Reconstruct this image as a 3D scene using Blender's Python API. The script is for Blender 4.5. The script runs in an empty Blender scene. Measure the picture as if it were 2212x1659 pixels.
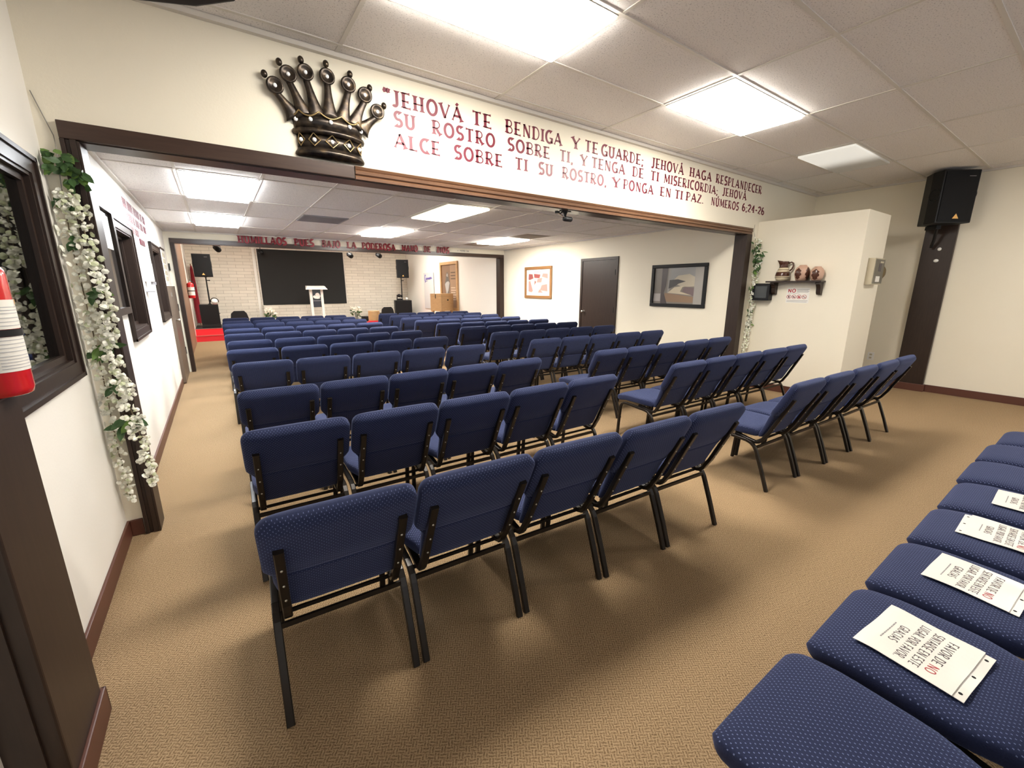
import bpy, bmesh, math, random
from mathutils import Vector, Matrix
C = bpy.context.scene.collection
sc = bpy.context.scene
PI = math.pi
rnd = random.Random(7)

# ------------------------------------------------------------------ camera, world, exposure
cam_d = bpy.data.cameras.new('camera'); cam = bpy.data.objects.new('camera', cam_d); C.objects.link(cam)
cam_d.sensor_fit = 'HORIZONTAL'; cam_d.sensor_width = 36.0; cam_d.lens = 36.0 * 900.46 / 2212.0
cam_d.clip_start = 0.02; cam_d.clip_end = 100
YAW, PITCH = math.radians(34.777), math.radians(13.085)
cam.location = (0, 0, 1.504)
cam.rotation_euler = (PI / 2 - PITCH, 0, -YAW)
sc.camera = cam
w = bpy.data.worlds.new('world'); sc.world = w; w.use_nodes = True
w.node_tree.nodes['Background'].inputs[0].default_value = (0.86, 0.93, 1, 1)
w.node_tree.nodes['Background'].inputs[1].default_value = 0.5
sc.view_settings.view_transform = 'Standard'; sc.view_settings.look = 'None'
sc.view_settings.exposure = 1.46; sc.view_settings.gamma = 1.0; sc.view_settings.use_curve_mapping = False
LIT = 17.0      # strength of a lit ceiling diffuser

# ------------------------------------------------------------------ materials
def mat(name, col, rough=0.6, metal=0.0, **kw):
    m = bpy.data.materials.new(name); m.use_nodes = True
    b = m.node_tree.nodes['Principled BSDF']
    b.inputs['Base Color'].default_value = (*col, 1); b.inputs['Roughness'].default_value = rough
    b.inputs['Metallic'].default_value = metal
    for k, v in kw.items():
        k = k.replace('_', ' ')
        b.inputs[k].default_value = v
    return m
def N(m, t, **kw):
    n = m.node_tree.nodes.new(t)
    for k, v in kw.items(): setattr(n, k, v)
    return n
def L(m, a, b): m.node_tree.links.new(a, b)
def bsdf(m): return m.node_tree.nodes['Principled BSDF']
def ramp(m, fac, stops):
    r = N(m, 'ShaderNodeValToRGB'); e = r.color_ramp.elements
    while len(e) < len(stops): e.new(0.5)
    for i, (p, c) in enumerate(stops): e[i].position = p; e[i].color = (*c, 1)
    L(m, fac, r.inputs[0]); return r.outputs[0]
def noise(m, scale, detail=3, vec=None, rough=0.5):
    n = N(m, 'ShaderNodeTexNoise'); n.inputs['Scale'].default_value = scale; n.inputs['Detail'].default_value = detail
    n.inputs['Roughness'].default_value = rough
    if vec is None: vec = N(m, 'ShaderNodeTexCoord').outputs['Object']
    L(m, vec, n.inputs['Vector']); return n.outputs['Fac']
def bump(m, h, strength=0.3, dist=0.01):
    b = N(m, 'ShaderNodeBump'); b.inputs['Strength'].default_value = strength; b.inputs['Distance'].default_value = dist
    L(m, h, b.inputs['Height']); L(m, b.outputs[0], bsdf(m).inputs['Normal'])
def mth(m, op, a, b=None, c=None):
    n = N(m, 'ShaderNodeMath', operation=op)
    for i, v in enumerate((a, b, c)):
        if v is None: continue
        if isinstance(v, (int, float)): n.inputs[i].default_value = v
        else: L(m, v, n.inputs[i])
    return n.outputs[0]
def mixc(m, fac, a, b):
    n = N(m, 'ShaderNodeMix', data_type='RGBA')
    if isinstance(fac, (int, float)): n.inputs[0].default_value = fac
    else: L(m, fac, n.inputs[0])
    for i, v in ((6, a), (7, b)):
        if isinstance(v, tuple): n.inputs[i].default_value = (*v, 1)
        else: L(m, v, n.inputs[i])
    return n.outputs[2]

def fabric(name, axes, k_dot):
    m = mat(name, (0.03, 0.05, 0.18), 0.85)
    tc = N(m, 'ShaderNodeTexCoord').outputs['Object']
    sp = N(m, 'ShaderNodeSeparateXYZ'); L(m, tc, sp.inputs[0])
    u, v = sp.outputs[axes[0]], sp.outputs[axes[1]]
    def cell(off):
        fu = mth(m, 'FRACT', mth(m, 'ADD', mth(m, 'MULTIPLY', u, 1 / 0.0140), 50 + off))
        fv = mth(m, 'FRACT', mth(m, 'ADD', mth(m, 'MULTIPLY', v, 1 / 0.0150), 50 + off))
        du = mth(m, 'MULTIPLY', mth(m, 'ABSOLUTE', mth(m, 'SUBTRACT', fu, 0.5)), 0.0140)
        dv = mth(m, 'MULTIPLY', mth(m, 'ABSOLUTE', mth(m, 'SUBTRACT', fv, 0.5)), 0.0150)
        return mth(m, 'MULTIPLY', mth(m, 'LESS_THAN', du, 0.0011), mth(m, 'LESS_THAN', dv, 0.0017))
    dots = mth(m, 'MAXIMUM', cell(0), cell(0.5))
    ns = N(m, 'ShaderNodeSeparateXYZ'); L(m, N(m, 'ShaderNodeTexCoord').outputs['Normal'], ns.inputs[0])
    dots = mth(m, 'MULTIPLY', dots, mth(m, 'GREATER_THAN', mth(m, 'ABSOLUTE', ns.outputs[3 - axes[0] - axes[1]]), 0.45))
    nz = noise(m, 260, 2, tc); n2 = noise(m, 5, 2, tc)
    base = mixc(m, nz, (0.0085, 0.0125, 0.039), (0.022, 0.030, 0.085))
    base = mixc(m, mth(m, 'MULTIPLY', n2, 0.35), base, (0.015, 0.021, 0.062))
    col = mixc(m, mth(m, 'MULTIPLY', dots, k_dot), base, (0.20, 0.25, 0.46))
    L(m, col, bsdf(m).inputs['Base Color'])
    bsdf(m).inputs['Sheen Weight'].default_value = 0.2; bsdf(m).inputs['Sheen Tint'].default_value = (0.45, 0.55, 1, 1)
    bsdf(m).inputs['Specular IOR Level'].default_value = 0.25
    bump(m, mth(m, 'ADD', nz, mth(m, 'MULTIPLY', dots, 0.6)), 0.25, 0.002)
    return m
M = {}
M['seat_fabric'] = fabric('blue_dotted_seat_fabric', (0, 1), 0.75)
M['back_fabric'] = fabric('blue_dotted_back_fabric', (0, 2), 0.5)
M['frame'] = mat('black_bronze_frame', (0.018, 0.014, 0.011), 0.34, 0.35)
M['screw'] = mat('steel_screw', (0.5, 0.48, 0.42), 0.3, 0.9)

m = M['wall'] = mat('cream_wall_paint', (0.84, 0.775, 0.635), 0.7)
L(m, mixc(m, noise(m, 1.3, 3), (0.825, 0.76, 0.615), (0.855, 0.795, 0.66)), bsdf(m).inputs['Base Color'])
bump(m, noise(m, 90, 3), 0.06, 0.01)
m = M['wall_white_cool_lit'] = mat('white_cool_lit_wall_paint', (0.84, 0.81, 0.75), 0.6)  # cool light on the left walls is put into this colour; stage walls share it
bump(m, noise(m, 70, 3), 0.06, 0.01)
m = M['wood'] = mat('dark_brown_wood', (0.04, 0.022, 0.016), 0.42, Specular_IOR_Level=0.35)
mp = N(m, 'ShaderNodeMapping'); mp.inputs['Scale'].default_value = (14, 14, 1.2)
L(m, N(m, 'ShaderNodeTexCoord').outputs['Object'], mp.inputs[0])
L(m, mixc(m, noise(m, 5, 4, mp.outputs[0]), (0.016, 0.009, 0.006), (0.042, 0.024, 0.017)), bsdf(m).inputs['Base Color'])
m = M['wood_x'] = mat('dark_brown_beam_wood', (0.04, 0.022, 0.016), 0.33)
mp = N(m, 'ShaderNodeMapping'); mp.inputs['Scale'].default_value = (1.2, 14, 14)
L(m, N(m, 'ShaderNodeTexCoord').outputs['Object'], mp.inputs[0])
L(m, mixc(m, noise(m, 5, 4, mp.outputs[0]), (0.030, 0.015, 0.010), (0.066, 0.036, 0.024)), bsdf(m).inputs['Base Color'])
m = M['molding'] = mat('reddish_moulding_wood', (0.16, 0.08, 0.045), 0.3)
mp = N(m, 'ShaderNodeMapping'); mp.inputs['Scale'].default_value = (1.2, 18, 18)
L(m, N(m, 'ShaderNodeTexCoord').outputs['Object'], mp.inputs[0])
L(m, mixc(m, noise(m, 4, 4, mp.outputs[0]), (0.085, 0.040, 0.022), (0.21, 0.108, 0.056)), bsdf(m).inputs['Base Color'])
M['base'] = mat('red_brown_vinyl_base', (0.10, 0.034, 0.021), 0.45)
M['panel_brown'] = mat('tan_brown_panelling', (0.24, 0.14, 0.09), 0.5)

m = M['carpet'] = mat('tan_loop_carpet', (0.3, 0.18, 0.09), 0.95)
tc = N(m, 'ShaderNodeTexCoord').outputs['Object']
mp = N(m, 'ShaderNodeMapping'); mp.inputs['Rotation'].default_value = (0, 0, math.radians(33)); L(m, tc, mp.inputs[0])
wob = N(m, 'ShaderNodeTexNoise'); wob.inputs['Scale'].default_value = 75; L(m, mp.outputs[0], wob.inputs['Vector'])
vm = N(m, 'ShaderNodeVectorMath', operation='MULTIPLY_ADD'); L(m, wob.outputs['Color'], vm.inputs[0])
vm.inputs[1].default_value = (0.008, 0.008, 0); L(m, mp.outputs[0], vm.inputs[2]); pv = vm.outputs[0]
ck = N(m, 'ShaderNodeTexChecker'); ck.inputs['Scale'].default_value = 1 / 0.020; L(m, pv, ck.inputs['Vector'])
ck.inputs['Color1'].default_value = (1, 1, 1, 1); ck.inputs['Color2'].default_value = (0, 0, 0, 1)
sp = N(m, 'ShaderNodeSeparateXYZ'); L(m, pv, sp.inputs[0])
def tri(a): return mth(m, 'ABSOLUTE', mth(m, 'SUBTRACT', mth(m, 'FRACT', mth(m, 'ADD', mth(m, 'MULTIPLY', a, 1 / 0.010), 4000)), 0.5))
st = N(m, 'ShaderNodeMix'); L(m, ck.outputs['Fac'], st.inputs[0]); L(m, tri(sp.outputs[0]), st.inputs[2]); L(m, tri(sp.outputs[1]), st.inputs[3])
weave = mth(m, 'MULTIPLY', st.outputs[0], 2)
fine = noise(m, 170, 3, tc, 0.7); big = noise(m, 0.9, 3, tc)
h = mth(m, 'ADD', mth(m, 'MULTIPLY', weave, 0.42), mth(m, 'MULTIPLY', fine, 0.95))
col = ramp(m, h, [(0.36, (0.085, 0.052, 0.026)), (0.62, (0.300, 0.202, 0.112)), (0.95, (0.52, 0.375, 0.225))])
col = mixc(m, mth(m, 'MULTIPLY', big, 0.4), col, (0.265, 0.178, 0.098))
L(m, col, bsdf(m).inputs['Base Color']); bump(m, h, 0.5, 0.006)
bsdf(m).inputs['Specular IOR Level'].default_value = 0.1

m = M['tile'] = mat('ceiling_tile', (0.66, 0.62, 0.58), 0.95)
tc = N(m, 'ShaderNodeTexCoord').outputs['Object']
n1 = noise(m, 110, 3, tc, 0.65); n2 = noise(m, 1.1, 2, tc)
c = ramp(m, n1, [(0.33, (0.34, 0.32, 0.31)), (0.42, (0.79, 0.75, 0.72)), (1.0, (0.85, 0.81, 0.78))])
L(m, mixc(m, mth(m, 'MULTIPLY', n2, 0.4), c, (0.78, 0.735, 0.71)), bsdf(m).inputs['Base Color']); bump(m, n1, 0.25, 0.006)
M['tbar'] = mat('ceiling_grid_bar', (0.66, 0.62, 0.56), 0.5)
M['stain'] = mat('stained_ceiling_tile', (0.34, 0.28, 0.22), 0.9)

m = M['brick'] = mat('white_textured_brick', (0.8, 0.75, 0.66), 0.75)
tc = N(m, 'ShaderNodeTexCoord').outputs['Object']
mp = N(m, 'ShaderNodeMapping'); mp.inputs['Rotation'].default_value = (PI / 2, 0, 0); L(m, tc, mp.inputs[0])
bk = N(m, 'ShaderNodeTexBrick'); L(m, mp.outputs[0], bk.inputs['Vector'])
bk.inputs['Scale'].default_value = 1.0; bk.inputs['Brick Width'].default_value = 0.42; bk.inputs['Row Height'].default_value = 0.10
bk.inputs['Mortar Size'].default_value = 0.006; bk.inputs['Mortar Smooth'].default_value = 0.4
bk.inputs['Color1'].default_value = (0.80, 0.74, 0.64, 1); bk.inputs['Color2'].default_value = (0.72, 0.665, 0.57, 1); bk.inputs['Mortar'].default_value = (0.50, 0.45, 0.38, 1)
L(m, bk.outputs['Color'], bsdf(m).inputs['Base Color'])
bump(m, mth(m, 'ADD', mth(m, 'MULTIPLY', bk.outputs['Fac'], -1.0), noise(m, 14, 3, tc)), 0.6, 0.012)

def emit(name, col, s, grad=None):
    m = bpy.data.materials.new(name); m.use_nodes = True; nt = m.node_tree
    b = nt.nodes['Principled BSDF']; b.inputs['Base Color'].default_value = (0.8, 0.78, 0.72, 1); b.inputs['Roughness'].default_value = 0.5
    b.inputs['Emission Color'].default_value = (*col, 1); b.inputs['Emission Strength'].default_value = s
    if grad:
        ax, a, bb, lo, hi = grad
        sp = N(m, 'ShaderNodeSeparateXYZ'); L(m, N(m, 'ShaderNodeTexCoord').outputs['Object'], sp.inputs[0])
        mr = N(m, 'ShaderNodeMapRange', interpolation_type='SMOOTHSTEP'); L(m, sp.outputs[ax], mr.inputs[0])
        for i, v in enumerate((a, bb, lo, hi)): mr.inputs[1 + i].default_value = v
        L(m, mr.outputs[0], b.inputs['Emission Strength'])
    return m
M['lit'] = emit('lit_diffuser', (1.0, 0.945, 0.86), LIT)
M['lit_cool'] = emit('lit_cool_diffuser', (0.93, 0.97, 1.0), LIT * .85)
M['lit_hall'] = emit('lit_hall_diffuser', (1.0, 0.95, 0.87), LIT * 1.5)
M['lit_far'] = emit('lit_stage_diffuser', (1.0, 0.95, 0.86), LIT * 1.1)
M['fill_low'] = emit('rear_fill_diffuser', (1.0, 0.93, 0.82), LIT * 0.10)  # for the added panel behind the viewer, dim fill
M['fill_side'] = emit('rear_side_fill_diffuser', (1.0, 0.95, 0.87), LIT * 0.55)  # for the added panel at the rear right, stronger fill
M['dim'] = emit('half_dead_diffuser', (1.0, 0.97, 0.88), 0.4, (0, -0.15, 0.35, 0.22, 0.02)); bsdf(M['dim']).inputs['Base Color'].default_value = (.5, .48, .43, 1)
M['dim_warm'] = emit('half_lit_warm_diffuser', (1.0, 0.9, 0.68), 1, (0, -0.22, 0.2, 0.5, 6.0))
M['black'] = mat('black_plastic', (0.007, 0.007, 0.008), 0.5, Specular_IOR_Level=0.3)
M['grille'] = mat('black_speaker_grille', (0.008, 0.008, 0.009), 0.7, Specular_IOR_Level=0.2)
bump(M['grille'], noise(M['grille'], 300, 1), 0.5, 0.003)
M['badge'] = mat('orange_badge', (0.85, 0.48, 0.14), 0.4)
M['screen'] = mat('black_led_screen', (0.018, 0.018, 0.018), 0.7, Specular_IOR_Level=0.25)
M['red'] = mat('red_enamel', (0.62, 0.015, 0.02), 0.22, Coat_Weight=0.6)
M['red_carpet'] = mat('red_stage_carpet', (0.68, 0.02, 0.03), 0.8)
M['red_cloth'] = mat('dark_red_cloth', (0.30, 0.012, 0.025), 0.8)
M['letter'] = mat('burgundy_vinyl', (0.17, 0.016, 0.035), 0.42)
M['letter3d'] = mat('red_painted_letter', (0.24, 0.010, 0.020), 0.4)
M['white'] = mat('white_plastic', (0.82, 0.80, 0.77), 0.4)
M['paper'] = mat('white_paper', (0.86, 0.83, 0.76), 0.35)
M['ink'] = mat('dark_ink', (0.10, 0.085, 0.09), 0.6)
M['ink_grey'] = mat('grey_ink', (0.28, 0.27, 0.28), 0.6)
M['ink_light'] = mat('light_grey_ink', (0.5, 0.49, 0.5), 0.5)
M['ink_red'] = mat('red_ink', (0.45, 0.04, 0.05), 0.6)
M['purple'] = mat('purple_ink', (0.16, 0.12, 0.42), 0.6)
m = M['bronze'] = mat('antique_bronze', (0.075, 0.058, 0.042), 0.30, 0.75)
L(m, ramp(m, noise(m, 22, 4), [(0.35, (0.022, 0.018, 0.016)), (0.55, (0.060, 0.046, 0.035)), (0.78, (0.17, 0.12, 0.07))]), bsdf(m).inputs['Base Color'])
M['gold'] = mat('worn_gold_edge', (0.34, 0.24, 0.11), 0.38, 0.8)
M['gem'] = mat('clear_gem', (0.95, 0.95, 0.93), 0.08, 0.0, Coat_Weight=1.0)
M['chrome'] = mat('polished_metal', (0.75, 0.72, 0.66), 0.2, 1.0)
M['leaf'] = mat('green_leaf', (0.045, 0.105, 0.028), 0.5)
M['leaf2'] = mat('light_green_leaf', (0.12, 0.22, 0.04), 0.5)
M['petal'] = mat('cream_petal', (0.88, 0.87, 0.76), 0.65, Subsurface_Weight=0.0)
M['petal_d'] = mat('pale_green_petal', (0.62, 0.66, 0.44), 0.65)
M['stem'] = mat('brown_stem', (0.16, 0.12, 0.07), 0.7)
M['wire'] = mat('grey_wire', (0.25, 0.23, 0.20), 0.5)
m = M['oak'] = mat('light_oak', (0.52, 0.31, 0.14), 0.5)
mp = N(m, 'ShaderNodeMapping'); mp.inputs['Scale'].default_value = (2, 2, 9); L(m, N(m, 'ShaderNodeTexCoord').outputs['Object'], mp.inputs[0])
L(m, mixc(m, noise(m, 4, 4, mp.outputs[0]), (0.40, 0.22, 0.095), (0.62, 0.39, 0.19)), bsdf(m).inputs['Base Color'])
M['picture_wood'] = mat('brown_picture_frame', (0.22, 0.105, 0.035), 0.4)
M['beige'] = mat('beige_plastic', (0.52, 0.46, 0.33), 0.45)
M['dark_gap'] = mat('dark_gap', (0.01, 0.01, 0.01), 0.9)
M['brown_door'] = mat('grey_brown_door', (0.13, 0.095, 0.07), 0.35)
m = M['glass'] = bpy.data.materials.new('window_glass'); m.use_nodes = True
nt = m.node_tree; nt.nodes.remove(bsdf(m))
gl = N(m, 'ShaderNodeBsdfGlossy'); gl.inputs['Roughness'].default_value = 0.03; gl.inputs['Color'].default_value = (0.85, 0.86, 0.83, 1)
tr = N(m, 'ShaderNodeBsdfTransparent'); tr.inputs['Color'].default_value = (0.55, 0.56, 0.55, 1)
fr = N(m, 'ShaderNodeFresnel'); fr.inputs['IOR'].default_value = 2.4
mx = N(m, 'ShaderNodeMixShader'); L(m, fr.outputs[0], mx.inputs[0]); L(m, tr.outputs[0], mx.inputs[1]); L(m, gl.outputs[0], mx.inputs[2])
L(m, mx.outputs[0], nt.nodes['Material Output'].inputs['Surface'])
M['vase_glass'] = mat('clear_vase_glass', (0.9, 0.95, 0.95), 0.05, 0, Transmission_Weight=0.9)

# ------------------------------------------------------------------ mesh helpers
class MB:
    def __init__(s): s.v = []; s.f = []; s.mi = []; s.cur = 0
    def add(s, vs, fs):
        o = len(s.v); s.v += [tuple(v) for v in vs]; s.f += [tuple(i + o for i in f) for f in fs]; s.mi += [s.cur] * len(fs); return s
    def box(s, x0, x1, y0, y1, z0, z1, M_=None):
        vs = [(x, y, z) for z in (z0, z1) for y in (y0, y1) for x in (x0, x1)]
        if M_: vs = [M_ @ Vector(v) for v in vs]
        return s.add(vs, [(0, 2, 3, 1), (4, 5, 7, 6), (0, 1, 5, 4), (2, 6, 7, 3), (0, 4, 6, 2), (1, 3, 7, 5)])
    def loft(s, rings, close=True, caps=True):
        n = len(rings[0]); vs = [p for r in rings for p in r]; fs = []
        for i in range(len(rings) - 1):
            for j in range(n if close else n - 1):
                k = (j + 1) % n
                fs.append((i * n + j, i * n + k, (i + 1) * n + k, (i + 1) * n + j))
        if caps and close: fs += [tuple(range(n))[::-1], tuple((len(rings) - 1) * n + j for j in range(n))]
        return s.add(vs, fs)
    def tube(s, pts, r, n=8, caps=True):
        pts = [Vector(p) for p in pts]; rings = []; up = None
        for i, p in enumerate(pts):
            t = (pts[min(i + 1, len(pts) - 1)] - pts[max(i - 1, 0)]).normalized()
            if up is None: up = Vector((0, 0, 1)) if abs(t.z) < 0.9 else Vector((1, 0, 0))
            a = t.cross(up).normalized(); b = a.cross(t).normalized(); up = b
            rr = r[i] if isinstance(r, (list, tuple)) else r
            rings.append([p + rr * (math.cos(2 * PI * k / n) * a + math.sin(2 * PI * k / n) * b) for k in range(n)])
        return s.loft(rings, True, caps)
    def lathe(s, prof, n=24, origin=(0, 0, 0), axis='z'):
        rings = []
        for r, z in prof:
            ring = []
            for k in range(n):
                a = 2 * PI * k / n; x, y = r * math.cos(a), r * math.sin(a)
                p = {'z': (x, y, z), 'y': (x, z, y), 'x': (z, x, y)}[axis]
                ring.append((p[0] + origin[0], p[1] + origin[1], p[2] + origin[2]))
            rings.append(ring)
        return s.loft(rings)
    def prism(s, poly, fn0, fn1):
        n = len(poly); a = [fn0(*p) for p in poly]; b = [fn1(*p) for p in poly]
        return s.add(a + b, [tuple(range(n))[::-1], tuple(range(n, 2 * n))] + [(i, (i + 1) % n, n + (i + 1) % n, n + i) for i in range(n)])
    def ball(s, c, rx, ry=None, rz=None, n=12, m_=8):
        ry = ry or rx; rz = rz or rx; rings = []
        for i in range(m_ + 1):
            t = -PI / 2 + PI * i / m_; cc = max(math.cos(t), 0.02)
            rings.append([(c[0] + rx * cc * math.cos(2 * PI * k / n), c[1] + ry * cc * math.sin(2 * PI * k / n), c[2] + rz * math.sin(t)) for k in range(n)])
        return s.loft(rings)
    def build(s, name, material, parent=None, smooth=False, bevel=0, fix=True, clamp=None):
        if clamp: s.v = [tuple(max(lo, min(hi, c)) for c, (lo, hi) in zip(v, clamp)) for v in s.v]
        me = bpy.data.meshes.new(name); me.from_pydata(s.v, [], s.f)
        mats = material if isinstance(material, (list, tuple)) else [material]
        for x in mats: me.materials.append(x)
        if len(mats) > 1:
            for p, i in zip(me.polygons, s.mi): p.material_index = i
        if fix or bevel:
            bm = bmesh.new(); bm.from_mesh(me)
            if fix: bmesh.ops.recalc_face_normals(bm, faces=bm.faces)
            if bevel: bmesh.ops.bevel(bm, geom=[e for e in bm.edges if e.calc_face_angle(0) > 0.6], offset=bevel, segments=2, affect='EDGES', profile=0.6)
            bm.to_mesh(me); bm.free()
        if smooth:
            for p in me.polygons: p.use_smooth = True
        o = bpy.data.objects.new(name, me); C.objects.link(o)
        if parent: o.parent = parent
        return o
def tag(o, label, cat, group=None):
    o['label'] = label; o['category'] = cat
    if group: o['group'] = group
    return o
def thing(name, label, cat, loc=(0, 0, 0), rz=0, group=None):
    o = bpy.data.objects.new(name, None); o.empty_display_size = 0.1; C.objects.link(o)
    o.location = loc; o.rotation_euler = (0, 0, rz); return tag(o, label, cat, group)
def struct(o):
    o['kind'] = 'structure'; return o
def bx(name, m, parent, x0, x1, y0, y1, z0, z1, bevel=0):
    return MB().box(x0, x1, y0, y1, z0, z1).build(name, m, parent, bevel=bevel)
def copy_tree(o, parent=None, skip=None):
    c = o.copy(); C.objects.link(c)
    if parent: c.parent = parent
    for ch in list(o.children):
        if not (skip and ch.name.startswith(skip)): copy_tree(ch, c, skip)
    return c
ORD = ['first', 'second', 'third', 'fourth', 'fifth', 'sixth', 'seventh', 'eighth', 'ninth', 'tenth', 'eleventh']

# ------------------------------------------------------------------ stroke alphabet
def arc(cx, cy, rx, ry, a0, a1, n=9):
    return [(cx + rx * math.cos(math.radians(a0 + (a1 - a0) * i / n)), cy + ry * math.sin(math.radians(a0 + (a1 - a0) * i / n))) for i in range(n + 1)]
V = 'T'; t_ = 't'
G = {
 'A': (.82, [([(.06, 0), (.40, 1)], t_, 'a'), ([(.38, 1), (.74, 0)], V, 'b'), ([(.14, .30), (.66, .30)], t_, ''), ([(.16, .38), (.60, .38)], t_, '')]),
 'B': (.66, [([(.14, 0), (.14, 1)], V, 'ab'), (([(.10, 1), (.34, 1)] + arc(.34, .76, .20, .24, 90, -90) + [(.02, .52)]), t_, ''), ([(.02, .42)] + [(.36, .50)] + arc(.36, .25, .24, .25, 90, -90) + [(.08, 0)], t_, '')]),
 'C': (.68, [(arc(.40, .5, .32, .5, 55, 180) + arc(.40, .5, .32, .5, 180, 305)[1:], V, 'ab')]),
 'D': (.72, [([(.14, 0), (.14, 1)], V, 'ab'), ([(.06, 1), (.30, 1)] + arc(.30, .5, .34, .5, 90, -90, 14) + [(.06, 0)], t_, '')]),
 'E': (.62, [([(.14, 0), (.14, 1)], V, 'ab'), ([(.06, .98), (.54, .98)], t_, 'b'), ([(.02, .44), (.46, .44)], t_, 'b'), ([(.06, .02), (.58, .02)], t_, 'b')]),
 'F': (.58, [([(.14, 0), (.14, 1)], V, 'ab'), ([(.06, .98), (.54, .98)], t_, 'b'), ([(.06, .48), (.44, .48)], t_, 'b')]),
 'G': (.74, [(arc(.40, .5, .32, .5, 55, 180) + arc(.40, .5, .32, .5, 180, 320)[1:], V, 'a'), ([(.66, .0), (.66, .42)], V, ''), ([(.42, .42), (.74, .42)], t_, '')]),
 'H': (.76, [([(.14, 0), (.14, 1)], V, 'ab'), ([(.60, 0), (.60, 1)], V, 'ab'), ([(.02, .46), (.62, .46)], t_, '')]),
 'I': (.30, [([(.15, 0), (.15, 1)], V, 'ab')]),
 'J': (.50, [([(.34, 1), (.34, .22)] + arc(.20, .20, .14, .22, 0, -140), V, 'a')]),
 'L': (.58, [([(.14, 0), (.14, 1)], V, 'ab'), ([(.06, .02), (.54, .02)], t_, 'b')]),
 'M': (.94, [([(.12, 0), (.16, 1)], t_, 'a'), ([(.16, 1), (.47, .12)], V, ''), ([(.47, .12), (.76, 1)], t_, ''), ([(.78, 1), (.82, 0)], V, 'b')]),
 'N': (.78, [([(.14, 0), (.14, 1)], t_, 'ab'), ([(.14, 1), (.64, 0)], V, ''), ([(.64, 0), (.64, 1)], t_, 'b')]),
 'O': (.80, [(arc(.40, .5, .31, .5, 90, 270, 14) + arc(.40, .5, .31, .5, 270, 450, 14)[1:], V, '')]),
 'P': (.62, [([(.14, 0), (.14, 1)], V, 'ab'), ([(.06, 1), (.32, 1)] + arc(.32, .72, .24, .28, 90, -90) + [(.02, .44)], t_, '')]),
 'R': (.70, [([(.14, 0), (.14, 1)], V, 'ab'), ([(.06, 1), (.32, 1)] + arc(.32, .74, .22, .26, 90, -90) + [(.02, .46)], t_, ''), ([(.30, .48), (.46, .18), (.62, 0)], V, 'b')]),
 'S': (.58, [(arc(.29, .74, .20, .26, 40, 270, 12) + arc(.29, .25, .22, .25, 90, -140, 12)[1:], V, 'ab')]),
 'T': (.66, [([(.33, 0), (.33, 1)], V, 'a'), ([(.04, .97), (.62, .97)], t_, 'ab')]),
 'U': (.72, [([(.13, 1), (.13, .3)] + arc(.36, .28, .23, .28, 180, 360, 10) + [(.59, 1)], V, 'ab')]),
 'V': (.74, [([(.06, 1), (.38, 0)], V, 'a'), ([(.36, 0), (.70, 1)], t_, 'b')]),
 'Y': (.72, [([(.05, 1), (.36, .45)], V, 'a'), ([(.36, .45), (.68, 1)], t_, 'b'), ([(.36, .5), (.36, 0)], V, 'b')]),
 'Z': (.62, [([(.06, .98), (.56, .98)], t_, 'a'), ([(.56, .98), (.06, .02)], V, ''), ([(.06, .02), (.58, .02)], t_, 'b')]),
 '1': (.34, [([(.05, .82), (.18, 1), (.18, 0)], V, 'b')]),
 '2': (.56, [(arc(.28, .74, .21, .26, 165, -20, 10) + [(.06, .04)], V, 'a'), ([(.06, .03), (.52, .03)], t_, 'b')]),
 '4': (.60, [([(.42, 0), (.42, 1), (.06, .32)], V, 'a'), ([(.05, .32), (.58, .32)], t_, '')]),
 '5': (.54, [([(.48, .98), (.14, .98), (.12, .56)] + arc(.26, .30, .22, .30, 110, -150, 10), V, '')]),
 '6': (.58, [(arc(.40, .40, .32, .60, 95, 180, 8) + arc(.29, .27, .21, .27, 180, 540, 14), V, '')]),
 '"': (.36, [([(.12, 1.02), (.06, .84), (.11, .74)], V, ''), ([(.28, 1.02), (.22, .84), (.27, .74)], V, '')]),
 ';': (.26, [([(.13, .56), (.13, .46)], V, ''), ([(.14, .08), (.13, -.04), (.07, -.16)], V, '')]),
 ':': (.24, [([(.12, .60), (.12, .50)], V, ''), ([(.12, .10), (.12, 0)], V, '')]),
 ',': (.24, [([(.13, .08), (.13, -.04), (.07, -.16)], V, '')]),
 '.': (.24, [([(.12, .10), (.12, 0)], V, '')]),
 '-': (.44, [([(.06, .42), (.38, .42)], V, '')]),
}
ACC = {'Á': 'A', 'Ú': 'U'}
def ribbon(pts, hw, flare):
    P = [Vector(p) for p in pts]; Q = [P[0]]
    for a, b in zip(P, P[1:]):
        d = (b - a).length; k = max(1, int(d / 0.12))
        Q += [a.lerp(b, (i + 1) / k) for i in range(k)]
    tot = sum((b - a).length for a, b in zip(Q, Q[1:])); acc = 0; Lf = []; Rt = []
    for i, p in enumerate(Q):
        t = (Q[min(i + 1, len(Q) - 1)] - Q[max(i - 1, 0)]).normalized(); nn = Vector((-t.y, t.x)); k = hw
        if 'a' in flare and acc < 0.13: k = hw * (1 + 1.15 * (1 - acc / 0.13))
        if 'b' in flare and tot - acc < 0.13: k = hw * (1 + 1.15 * (1 - (tot - acc) / 0.13))
        Lf.append(p + nn * k); Rt.append(p - nn * k)
        if i + 1 < len(Q): acc += (Q[i + 1] - p).length
    return Lf, Rt
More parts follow.
